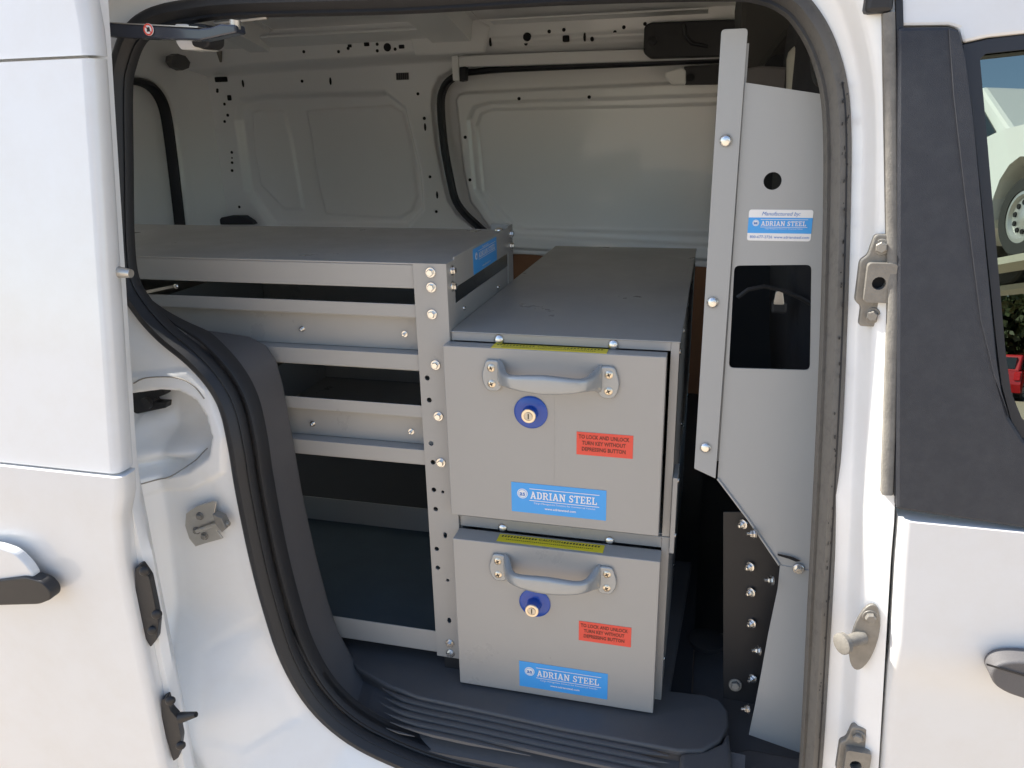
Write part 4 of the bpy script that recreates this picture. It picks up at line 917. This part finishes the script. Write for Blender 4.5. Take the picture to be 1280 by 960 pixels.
# top tray, turned upside down: flat top with turned-down edges
tp = MB().box(XL, .0018, .1150, .350, .0960, .0985).box(XL, .0020, .0202, .1148, .0995, .1018).box(XL, -.0412, .0200, .0218, .0690, .0992)
tp.box(XL, .0018, .3505, .3525, .0660, .0992)
top = tp.build('top_shelf', M['steel'], sh, bevel=.0006)
ep = MB().box(.0022, .0042, .0488, .3215, .0655, .1055)
epo = ep.build('end_panel', M['steel'], sh, bevel=.0006)
def tray(z_top, z_bot, name='shelf_tray'):
    """front: upper lip, set back web, lower lip; floor, back and ends behind"""
    b = MB()
    yl, yw = .0200, .0400
    b.box(XL, -.0412, yl, yl+.0016, z_top-.0170, z_top)                 # upper lip
    b.box(XL, -.0050, yl+.0018, yw, z_top-.0186, z_top-.0170)           # underside of the upper lip
    b.box(XL, -.0050, yw, yw+.0016, z_bot+.0218, z_top-.0188)           # web
    b.box(XL, -.0050, yl+.0018, yw, z_bot+.0202, z_bot+.0216)           # top of the lower lip
    b.box(XL, -.0412, yl, yl+.0016, z_bot, z_bot+.0216)                 # lower lip
    b.box(XL, -.0050, yl+.0018, .348, z_bot-.0016, z_bot-.0002)         # floor
    b.box(XL, -.0050, .3482, .3500, z_bot, z_top)                       # back
    b.box(XL, XL+.0016, .042, .348, z_bot, z_top)
    o = b.build(name, M['steel'], sh, bevel=.0005)
    MB().box(.0010, .0026, .0482, .3215, z_bot, z_top-.004).build('tray_end', M['steel'], o, bevel=.0004)
    return o
t1 = tray(.0480, -.0410)
t2 = tray(-.0910, -.1780)
for xx in (-.36, -.66): MB().box(xx, xx+.0015, .043, .347, -.176, -.108).build('divider', M['steel'], t2)
for xx in (-.47, -.75): MB().box(xx, xx+.0015, .043, .347, -.039, .030).build('divider', M['steel'], t1)
bt_ = MB().box(XL, -.0412, .0200, .0218, -.4890, -.4520).box(XL, -.0050, .0220, .348, -.4890, -.4872).box(XL, -.0050, .3480, .3500, -.4890, -.4340).box(XL, XL+.0016, .022, .348, -.487, -.452)
bto2 = bt_.build('shelf_tray', M['steel'], sh, bevel=.0005)
MB().box(XL+.003, -.006, .0225, .3475, -.4866, -.4836).build('tray_liner', M['traymat'], bto2)
for zc_, o in ((.0025, t1), (-.1385, t2)):
    for xx in (-.067, -.2185, -.42, -.62, -.82): put('stud', (xx, .0400, zc_), (0, -1, 0), o, 'stud')
for xx, zz in ((-.017, .091), (-.017, .072), (-.018, .037), (-.017, -.031), (-.017, -.103), (-.017, -.171), (-.019, -.467), (-.019, -.485)):
    put('hex', (xx, .0172, zz), (0, -1, 0), up)
for yy, zz in ((.036, .0905), (.036, .070)): put('hex', (.0042, yy, zz), (1, 0, 0), up)
for yy, zz in ((.338, .094), (.338, .075)): put('hex', (.0042, yy, zz), (1, 0, 0), ur)
put('dome', (-.010, .322, .1022), (0, 0, 1), top)
put('small', (-.012, .335, .004), (1, 0, 0), t1); put('small', (.0030, .085, .030), (1, 0, 0), t1); put('small', (.0030, .26, .022), (1, 0, 0), t1)
sb_ = MB().prism([(-0.4585, 0.012, 0.0512), (-0.3963, 0.012, 0.0634), (-0.3886, 0.012, 0.0636), (-0.389, 0.012, 0.0613), (-0.4568, 0.012, 0.0466)], (0, .004, 0)).build('support_strap', M['latchsteel'], sh)
put('small', (-0.388, 0.011, 0.0627), (0, -1, 0), sb_)
# blue sticker on the end panel
st0 = (.0043, .130, .0665)
stk = label_quad(st0, (0, 1, 0), (0, 0, 1), .122, .0355, .0003, M['sticker'], sh, 'brand_sticker')
def brand_small(o, right, up_, w_, h_, parent, lift):
    r = Vector(right).normalized(); u = Vector(up_).normalized(); o = Vector(o)
    brand_block(o + u*(h_*.12) + Vector((0, 0, 0)), r, u, w_, h_*.86, parent, lift, False)
    text('Manufactured by:', o + r*(w_*.5) + u*(h_*.90), r, u, h_*.13, M['white'], parent, lift=lift)
    text('www.adriansteel.com', o + r*(w_*.52) + u*(h_*.16), r, u, h_*.14, M['white'], parent, lift=lift)
brand_small(st0, (0, 1, 0), (0, 0, 1), .122, .0355, stk, .0007)

# ================================================================== DRAWER CABINETS
def cabinet(label, x0, y0, zt, case_top, case_bot, lock, lock_p, lock_len, sticker, redl, cau, bolts, scratch):
    base = (.148, .35, case_bot)
    t = thing('drawer_cabinet', label, 'drawer cabinet', base, 'lockable drawer cabinets stacked beside the shelving')
    cx0, cx1, yc, yb = .0048, .2935, .022, .720
    c = MB()
    c.box(cx0+.0002, cx0+.0018, yc+.0022, yb, case_bot, case_top-.0018)
    c.box(cx1-.0016, cx1, yc+.0022, yb, case_bot, case_top-.0018)
    c.box(cx0+.002, cx1-.0018, yb-.0016, yb, case_bot, case_top-.0018)
    c.box(cx0+.002, cx1-.0018, yc+.004, yb-.002, case_bot, case_bot+.0015)
    c.box(cx0, cx1-.0102, yc, yc+.0018, zt+.0012, case_top-.0018)
    c.box(cx1-.010, cx1, yc, yc+.0018, case_bot, case_top-.0018)
    case = c.build('case', M['steel'], t, bevel=.0005)
    MB().box(cx0-.0012, cx1+.0012, yc-.0012, yb+.001, case_top-.0016, case_top).build('case_top', M['steel'], case, bevel=.0007)
    # drawer: front pan and box
    H = .2408
    d = MB().box(x0, x0+.28, y0, y0+(.0215 if zt > -.1 else .030), zt-H, zt)
    dr = d.build('drawer', M['steel'], t, bevel=.0012, seg=3)
    MB().box(x0+.010, x0+.270, y0+.0345, .66, zt-H+.012, zt-.03).build('drawer_box', M['steel'], dr)
    # pull handle
    hx, hz = x0+.1385, zt-.0355
    for s in (-1, 1):
        px = hx + s*.0725
        pad = rounded([(px-.0075, y0, hz-.0205), (px+.0075, y0, hz-.0205), (px+.0135, y0, hz-.010), (px+.0145, y0, hz+.002), (px+.0085, y0, hz+.021), (px-.0085, y0, hz+.021), (px-.0145, y0, hz+.002), (px-.0135, y0, hz-.010)], .005, 3)
        MB().prism(pad, (0, -.0042, 0)).build('handle_pad', M['cast'], dr, 50, bevel=.0018, seg=3)
        for dz in (-.0105, .0105):
            sc = put('screw', (px+s*.0015, y0-.0038, hz+dz), (0, -1, 0), dr, 'screw', .4)
            cr = link('screw_slot', cross_me, None, dr, at=(px+s*.0015, y0-.0042, hz+dz))
            cr.rotation_mode = 'QUATERNION'; cr.rotation_quaternion = sc.rotation_quaternion
    path = [(-.0640, -.001), (-.0610, -.006), (-.0575, -.014), (-.0525, -.0235), (-.0450, -.0305), (-.0340, -.0345), (-.017, -.0362), (0, -.0366)]
    path += [(-a, b) for a, b in path[-2::-1]]
    hh = [.0180, .0165, .0122, .0090, .0083, .0094, .0112, .0122]; hh += hh[-2::-1]
    hd2 = [.0030, .0050, .0058, .0055, .0052, .0052, .0054, .0055]; hd2 += hd2[-2::-1]
    sp = smooth_path([(hx+a, y0+b, hz+.004) for a, b in path], 3)
    hs2 = np.interp(np.linspace(0, 14, len(sp)), range(15), hh); ds2 = np.interp(np.linspace(0, 14, len(sp)), range(15), hd2)
    rings = []
    for i, p in enumerate(sp):
        a = sp[max(0, i-1)]; b = sp[min(len(sp)-1, i+1)]
        tt = (b-a).normalized(); nn = Vector((tt.y, -tt.x, 0))
        rings.append([p + nn*(math.copysign(abs(math.cos(q))**.6, math.cos(q))*ds2[i]) + Vector((0, 0, math.copysign(abs(math.sin(q))**.6, math.sin(q))*hs2[i])) for q in [2*math.pi*k/16 for k in range(16)]])
    MB().rings(rings).build('pull_handle', M['cast'], dr, 60)
    # push-button lock
    lx, lz = x0+lock[0], zt+lock[1]
    MB().lathe((lx, y0, lz), (0, -1, 0), [(0, .0218), (.0012, .0218), (.0018, .0208), (.0024, .0200), (.0024, .0001)], 40).build('lock_plate', M['blue'], dr, 40)
    MB().lathe((lx, y0-.0022, lz), (0, -1, 0), [(0, .0105), (.001, .0095), (lock_len-.002, .0095), (lock_len-.001, .0090), (lock_len-.001, .0001)], 28).build('lock_button', M['blue'], dr, 40)
    MB().lathe((lx, y0-.0022-lock_len+.001, lz), (0, -1, 0), [(0, .0094), (.0012, .0094), (.0018, .0088), (.0018, .0060), (.0010, .0056), (.0010, .0001)], 28).build('lock_face', M['brass'], dr, 40)
    MB().lathe((lx, y0-.0032-lock_len+.001, lz), (0, -1, 0), [(0, .0052), (.0012, .0050), (.0012, .0001)], 20).build('lock_core', M['latchsteel'], dr, 40)
    MB().box(lx-.0007, lx+.0007, y0-.0047-lock_len+.001, y0-.0042-lock_len+.001, lz-.0036, lz+.0036).build('keyhole', M['ink'], dr)
    # stickers
    r_, u_ = (1, 0, 0), (0, 0, 1)
    so_ = (x0+sticker[0], y0-.0002, zt+sticker[1])
    label_quad(so_, r_, u_, .126, .0432, .0003, M['sticker'], dr, 'brand_sticker')
    brand_block((so_[0], y0-.0002, so_[2]), r_, u_, .126, .0432, dr, .0008)
    text('www.adriansteel.com', (so_[0]+.066, y0-.0002, so_[2]+.0085), r_, u_, .0048, M['white'], dr, lift=.0008, bold=.0001)
    ro = (x0+redl[0], y0-.0002, zt+redl[1])
    label_quad(ro, r_, u_, .071, .0312, .0003, M['red'], dr, 'warning_label')
    for i, s in enumerate(('TO LOCK AND UNLOCK', 'TURN KEY WITHOUT', 'DEPRESSING BUTTON')):
        text(s, (ro[0]+.0345, y0-.0002, ro[2]+.0247-i*.0083), r_, u_, .0074, M['redtext'], dr, lift=.0008, stretch=.76, bold=.00012)
    text('A104', (ro[0]+.060, y0-.0002, ro[2]+.0022), r_, u_, .0036, M['redtext'], dr, lift=.0008) if False else None
    co_ = (x0+cau[0], y0+cau[1], zt+.0001)
    cd = .0185 if zt > -.1 else .0195
    label_quad(co_, (1, 0, 0), (0, 1, 0), .145, cd, .0003, M['yellow'], dr, 'caution_label')
    dots = MB()
    for i in range(12):
        for xo in (.004, .090):
            xx = co_[0]+xo+i*.0042
            dots.add([(xx, co_[1]+cd*.63, zt+.00065), (xx+.0022, co_[1]+cd*.63, zt+.00065), (xx+.0030, co_[1]+cd*.83, zt+.00065), (xx+.0008, co_[1]+cd*.83, zt+.00065)], [(0, 1, 2, 3)])
    for i in range(46):
        xx = co_[0]+.012+i*.0026
        dots.add([(xx, co_[1]+cd*.31, zt+.00065), (xx+.0016, co_[1]+cd*.31, zt+.00065), (xx+.0016, co_[1]+cd*.385, zt+.00065), (xx, co_[1]+cd*.385, zt+.00065)], [(0, 1, 2, 3)])
    tag(dots.build('printed_marks', M['ink'], dr), kind='stuff')
    text('CAUTION', (co_[0]+.0725, co_[1]+cd*.73, zt), (1, 0, 0), (0, 1, 0), cd*.38, M['ink'], dr, lift=.0007)
    for bx, bz in bolts: put('dome', (bx, yc, bz), (0, -1, .15), case)
    for yy in (.03, .13, .28, .45, .62): put('small', (cx1, yy+.012, case_top-.018), (1, 0, 0), case); 
    for yy in (.05, .30): put('small', (cx1, yy, case_bot+.05), (1, 0, 0), case)
    if scratch:
        MB().box(x0+.1440, x0+.1446, y0-.0002, y0+.001, zt-.225, zt-.06).build('seam_line', M['steel'], dr)
    return t, case
cab1, case1 = cabinet('upper grey steel drawer cabinet with its top open to view beside the shelving', 0, 0, .0012, .0148, -.2512, (.1142, -.0822), 0, .012, (.0862, -.2258), (.173, -.1350), (.0635, .0010),
                      [(.0685, .0064), (.2140, .0070)], True)
cab2, case2 = cabinet('lower grey steel drawer cabinet resting on the black floor cover', .0045, -.012, -.2696, -.2516, -.5148, (.1145, -.0860), 0, .017, (.0905, -.2290), (.1755, -.1365), (.0605, .0055),
                      [(.0665, -.2645), (.2150, -.2660)], False)
MB().box(.2940, .3000, .016, .060, -.272, -.163).build('side_bracket', M['steel'], case1, bevel=.0006)
for yy, zz in ((.03, -.172), (.03, -.252)): put('small', (.300, yy, zz), (1, 0, 0), case1)

# ================================================================== PARTITION
pt = thing('partition_wing', 'pale grey steel partition wing with square opening beside the door pillar', 'partition', (.40, .02, -.56))
fl_ = rounded([(.3195, -.002, -.139), (.3455, -.002, -.150), (.3455, -.002, .3535), (.3195, -.002, .3535)], [.001, .001, .004, .004], 4)
flo = MB().prism(fl_, (0, .003, 0)).build('flange', M['pale_steel'], pt, bevel=.0008)
for p in [(0.3313, -0.002, 0.2449), (0.3286, -0.002, 0.0695), (0.3313, -0.002, -0.11)]: put('dome', p, (0, -1, 0), flo)
hole_r = rounded([(0.3494, 0.002, 0.1114), (0.4304, 0.002, 0.1143), (0.4407, 0.002, -0.0063), (0.3516, 0.002, -0.0087)], .006, 4)
hole_c = [(.3823+.0093*math.cos(a), .002, .203+.0093*math.sin(a)) for a in [2*math.pi*i/24 for i in range(24)]]
pan = [(0.3463, 0.002, 0.3024), (0.4249, 0.002, 0.2886), (0.4597, 0.002, 0.2824), (0.4936, 0.002, -0.1813), (0.5057, 0.002, -0.3501), (0.4407, 0.002, -0.268), (0.4307, 0.002, -0.2624), (0.348, 0.002, -0.1503)]
pano = MB().plate(pan, [hole_r, hole_c], (0, .002, 0)).build('panel', M['pale_steel'], pt)
# lower wing, curled under at its foot
wl = [(0.4307, 0.002, -0.2624), (0.4308, 0.002, -0.2962), (0.4248, 0.002, -0.3633), (0.4201, 0.002, -0.4271), (0.4161, 0.002, -0.4801), (0.4135, 0.002, -0.5279)]
wr = [(0.52, 0.002, -0.2707), (0.5211, 0.002, -0.312), (0.5204, 0.002, -0.3718), (0.5183, 0.002, -0.4216), (0.5204, 0.002, -0.4854), (0.5229, 0.002, -0.5545)]
rings = []
for (a, b), yy in zip(zip(wl, wr), (0, -.001, -.004, -.010, -.012, -.004)):
    rings.append([(a[0], a[1]+yy-.001, a[2]), (b[0], b[1]+yy-.001, b[2]), (b[0], b[1]+yy+.001, b[2]), (a[0], a[1]+yy+.001, a[2])])
wing = MB().rings(rings).build('lower_wing', M['pale_steel'], pt, 60)
put('hex', (0.4523, -0.001, -0.2634), (0, -1, 0), wing)
MB().prism([(0.4262, -0.0005, -0.2455), (0.4434, -0.0005, -0.2478), (0.4541, -0.0005, -0.2521), (0.4486, -0.0005, -0.2539), (0.4418, -0.0005, -0.2514), (0.4264, -0.0005, -0.2478)], (0, -.0006, 0)).build('relief_slit', M['void'], wing)
# side plate behind the wing, with the row of nuts
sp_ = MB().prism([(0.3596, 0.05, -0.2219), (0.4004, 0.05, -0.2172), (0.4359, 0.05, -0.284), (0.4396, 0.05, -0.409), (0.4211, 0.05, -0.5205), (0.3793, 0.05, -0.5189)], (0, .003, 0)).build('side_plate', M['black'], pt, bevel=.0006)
for p in [(0.3995, 0.048, -0.2974), (0.4036, 0.048, -0.3365), (0.4084, 0.048, -0.3854), (0.4164, 0.048, -0.4755), (0.3858, 0.048, -0.2354)]: put('nut', p, (-.6, -.8, 0), sp_, 'nut')
put('dark', (0.3938, 0.048, -0.4908), (0, -1, .3), sp_)
ed = MB().tube([(0.348, 0.001, -0.151), (0.3888, 0.001, -0.2037), (0.4297, 0.001, -0.262)], .0016, 6).build('folded_edge', M['pale_steel'], pt)
for p in [(0.3966, -0.002, -0.2201), (0.4227, -0.002, -0.283), (0.4159, -0.002, -0.3904), (0.4092, -0.002, -0.486)]: put('nut', p, (-1, -.25, 0), wing, 'nut')
# main bulkhead running back across the van
MB().box(.3460, .3480, .006, .060, -.13, .34).build('return_flange', M['pale_steel'], pt)
# maker's sticker
ms0 = (0.3606, 0.0018, 0.1396)
mw, mh = .0660, .0335
msk = label_quad(ms0, (1, 0, 0), (0, 0, 1), mw, mh, .0003, M['white'], pt, 'maker_sticker', .003)
mo_ = Vector(ms0)
label_quad(mo_ + Vector((0, -.0003, mh*.245)), (1, 0, 0), (0, 0, 1), mw, mh*.50, .0002, M['sticker'], msk, 'blue_band')
brand_block(mo_ + Vector((0, -.0003, mh*.175)), (1, 0, 0), (0, 0, 1), mw, mh*.62, msk, .0007, True)
text('Manufactured by:', mo_ + Vector((mw*.5, 0, mh*.865)), (1, 0, 0), (0, 0, 1), mh*.17, M['bluetext'], msk, lift=.0006, shear=.3)
text('800-677-2726', mo_ + Vector((mw*.22, 0, mh*.12)), (1, 0, 0), (0, 0, 1), mh*.125, M['bluetext'], msk, lift=.0006)
text('www.adriansteel.com', mo_ + Vector((mw*.70, 0, mh*.12)), (1, 0, 0), (0, 0, 1), mh*.125, M['bluetext'], msk, lift=.0006)


# ------------------------------------------------------------------ what the front window mirrors: vehicles and trees across the lot
M['white_car'] = mat('white_car_paint', (.8, .8, .78), .3, coat=.5)
M['red_car'] = mat('red_car_paint', (.42, .012, .015), .3, coat=.6)
M['carglass'] = mat('dark_car_glass', (.02, .025, .03), .05)
M['tyre'] = mat('tyre_rubber', (.03, .03, .03), .8)
M['rim'] = mat('silver_rim', (.55, .55, .54), .4, metal=.6)
M['lamp_red'] = mat('red_lamp_lens', (.5, .01, .01), .15)
M['leaf'] = mat('hedge_leaf', (.05, .065, .022), .6, var=.5, vscale=2.5)
M['bark'] = mat('bark', (.10, .075, .05), .9, var=.2, vscale=10)
M['deck'] = mat('ramp_deck', (.42, .40, .33), .6, var=.1)
def car(label, pos, heading, paint, hgt=1.0, group=None):
    """pos: local point under the middle of the front left wheel's contact; heading: unit vector the car points to"""
    f = Vector((heading[0], heading[1], 0)).normalized(); lft = Vector((-f.y, f.x, 0)); o = Vector(pos)
    t = thing('parked_car', label, 'car', o, group)
    W2 = 1.8
    P = lambda a, b, c: o + f*a + lft*b + Vector((0, 0, c*hgt))      # a forward of the front axle, b left of the left side (negative is inboard)
    prof_ = [(.85, .35), (.88, .62), (.80, .98), (-.35, 1.12), (-1.0, 1.66), (-2.9, 1.70), (-3.35, 1.05), (-3.40, .35)]
    arches = []
    def side(b): return [P(a, b, c) for a, c in prof_]
    low = [P(a, 0, c) for a, c in [(.85, .30), (.88, .62), (.80, .98), (-.35, 1.10), (-3.32, 1.08), (-3.40, .60), (-3.36, .30), (-3.10, .30)] + [(-2.65+.45*math.cos(k*math.pi/8), .36+.45*math.sin(k*math.pi/8)) for k in range(8, -1, -1)] + [(-.50, .30)] + [(.45*math.cos(k*math.pi/8), .36+.45*math.sin(k*math.pi/8)) for k in range(8, -1, -1)]]
    body = MB().plate(low, [], -lft*W2).build('body', paint, t, bevel=0)
    cab_ = [P(a, -.10, c) for a, c in [(-.35, 1.10), (-1.0, 1.64), (-2.9, 1.68), (-3.28, 1.08)]]
    MB().prism(cab_, -lft*(W2-.2)).build('cabin', paint, t, bevel=.05)
    MB().prism([P(a, -.085, c) for a, c in [(-.62, 1.14), (-1.08, 1.56), (-1.85, 1.58), (-1.85, 1.14)]], -lft*(W2-.17)).prism([P(a, -.085, c) for a, c in [(-1.93, 1.14), (-1.93, 1.58), (-2.78, 1.60), (-3.05, 1.14)]], -lft*(W2-.17)).build('window', M['carglass'], t)
    MB().prism([P(-3.16, -.25, 1.16), P(-2.98, -.25, 1.58), P(-2.98, -W2+.25, 1.58), P(-3.16, -W2+.25, 1.16)], f*-.09).build('rear_window', M['carglass'], t)
    for b in (-.02, -W2+.22): MB().prism([P(-3.30, b, .75), P(-3.25, b, 1.05), P(-3.25, b-.2, 1.05), P(-3.30, b-.2, .75)], f*-.13).build('tail_lamp', M['lamp_red'], t, bevel=.02)
    for a in (0, -2.65):
        for b, s in ((-.22, 1), (-W2+.22, -1)):
            c = P(a, b, 0) + Vector((0, 0, .40)); ax = lft*s
            tw = MB().lathe(c - ax*.10, ax, [(0, .25), (.0, .37), (.03, .40), (.24, .40), (.27, .37), (.27, .26), (.22, .25)], 36).build('wheel', M['tyre'], t, 40)
            MB().lathe(c + ax*.10, ax, [(0, .26), (.06, .26), (.065, .22), (.03, .20), (.04, .08), (.055, .05), (.055, .0001)], 30).build('rim', M['rim'], tw, 40)
            h = MB()
            for k in range(10):
                q = 2*math.pi*k/10; e1 = Vector((0, 0, 1)); e2 = f
                cc = c + ax*.137 + (e1*math.cos(q)+e2*math.sin(q))*.145
                h.lathe(cc, ax, [(0, .026), (.012, .026), (.012, .0001)], 10)
            tag(h.build('rim_holes', M['void'], tw), kind='stuff')
    return t
def direction(az): return Vector((math.sin(R(az)), -math.cos(R(az)), 0))
v_ = direction(18.4); perp = Vector((v_.y, -v_.x, 0))      # perp points towards -x
axl = (-v_*math.cos(R(60)) + perp*math.sin(R(60))).normalized()   # outward side of the wheel that is seen
hd_ = Vector((axl.y, -axl.x, 0))
wc = Vector((.60, -.13, 0)) + v_*8.3
wc.z = .25 + 8.3*math.tan(R(8.9)) - .40
car('white car with steel wheels up on the ramp, mirrored in the front window', wc, hd_, M['white_car'], 1.22)
rp = thing('display_ramp', 'pale raised ramp carrying the white car, mirrored in the window', 'ramp', (wc.x, wc.y, -GZ))
ce = wc - hd_*1.3 - axl*.9
for b in (.78, -.78):
    MB().prism([ce + hd_*a + axl*(b+e) + Vector((0, 0, -.005)) for a, e in ((3.2, .22), (3.2, -.22), (-3.2, -.22), (-3.2, .22))], (0, 0, -.07)).build('deck', M['deck'], rp)
for a in (2.9, -2.9):
    for b in (.78, -.78):
        q = ce + hd_*a + axl*b
        MB().cyl((q.x, q.y, -GZ), (q.x, q.y, q.z-.076), .06).build('post', M['deck'], rp)
f_ = direction(18.9); l_ = Vector((-f_.y, f_.x, 0))
q = Vector((.6, -.13, -GZ)) + f_*35.5 + l_*1.15
car('red car parked in front of the trees, mirrored in the front window', (q.x, q.y, -GZ), direction(18.9+14), M['red_car'])
q = Vector((.6, -.13, -GZ)) + f_*33 - l_*.75
car('second car, white, parked beside the red one in the window reflection', (q.x, q.y, -GZ), direction(18.9+10), M['white_car'], .85)
def tree(pos, rad, hgt, n, seed, label):
    rnd = random.Random(seed); o = Vector(pos)
    t = thing('leafy_tree', label, 'tree', o, 'trees across the lot')
    MB().tube([o, o+Vector((.1, 0, hgt*.3)), o+Vector((0, .1, hgt*.7))], [.22, .16, .07], 8).build('trunk', M['bark'], t)
    b = MB()
    cl = [(Vector((rnd.gauss(0, rad*.45), rnd.gauss(0, rad*.45), hgt*(.12+.8*rnd.random()))), rad*rnd.uniform(.28, .5)) for _ in range(26)]
    for i in range(n):
        c, r = cl[i % len(cl)]
        d = Vector((rnd.gauss(0, 1), rnd.gauss(0, 1), rnd.gauss(0, 1))).normalized()
        p = o + c + d*r*rnd.uniform(.6, 1.05)
        p.z = max(p.z, -GZ+.05)
        e1 = Vector((rnd.gauss(0, 1), rnd.gauss(0, 1), rnd.gauss(0, 1))).normalized()*rnd.uniform(.12, .24); e2 = d.cross(e1)
        b.add([p-e1, p+e2*.8, p+e1, p-e2*.8], [(0, 1, 2, 3)])
    tag(b.build('crown', M['leaf'], t), kind='stuff')
tl_ = ['bushy tree across the lot farthest to the rear of the van', 'second tree across the lot beyond the ramp', 'tree across the lot straight behind the ramp with the white car',
       'tree across the lot right behind the red car', 'tree across the lot behind the far white car', 'last tree of the row past the far white car']
for i, az in enumerate((9, 13.5, 17.5, 21, 25, 30)):
    q = Vector((.6, -.13, -GZ)) + direction(az)*(37 + (i % 2)*2.5)
    tree(q, 3.2, 6.6 + (i*37 % 5)*.4, 6500, i+3, tl_[i])

for o in bpy.data.objects:
    if 'base' in o: del o['base']
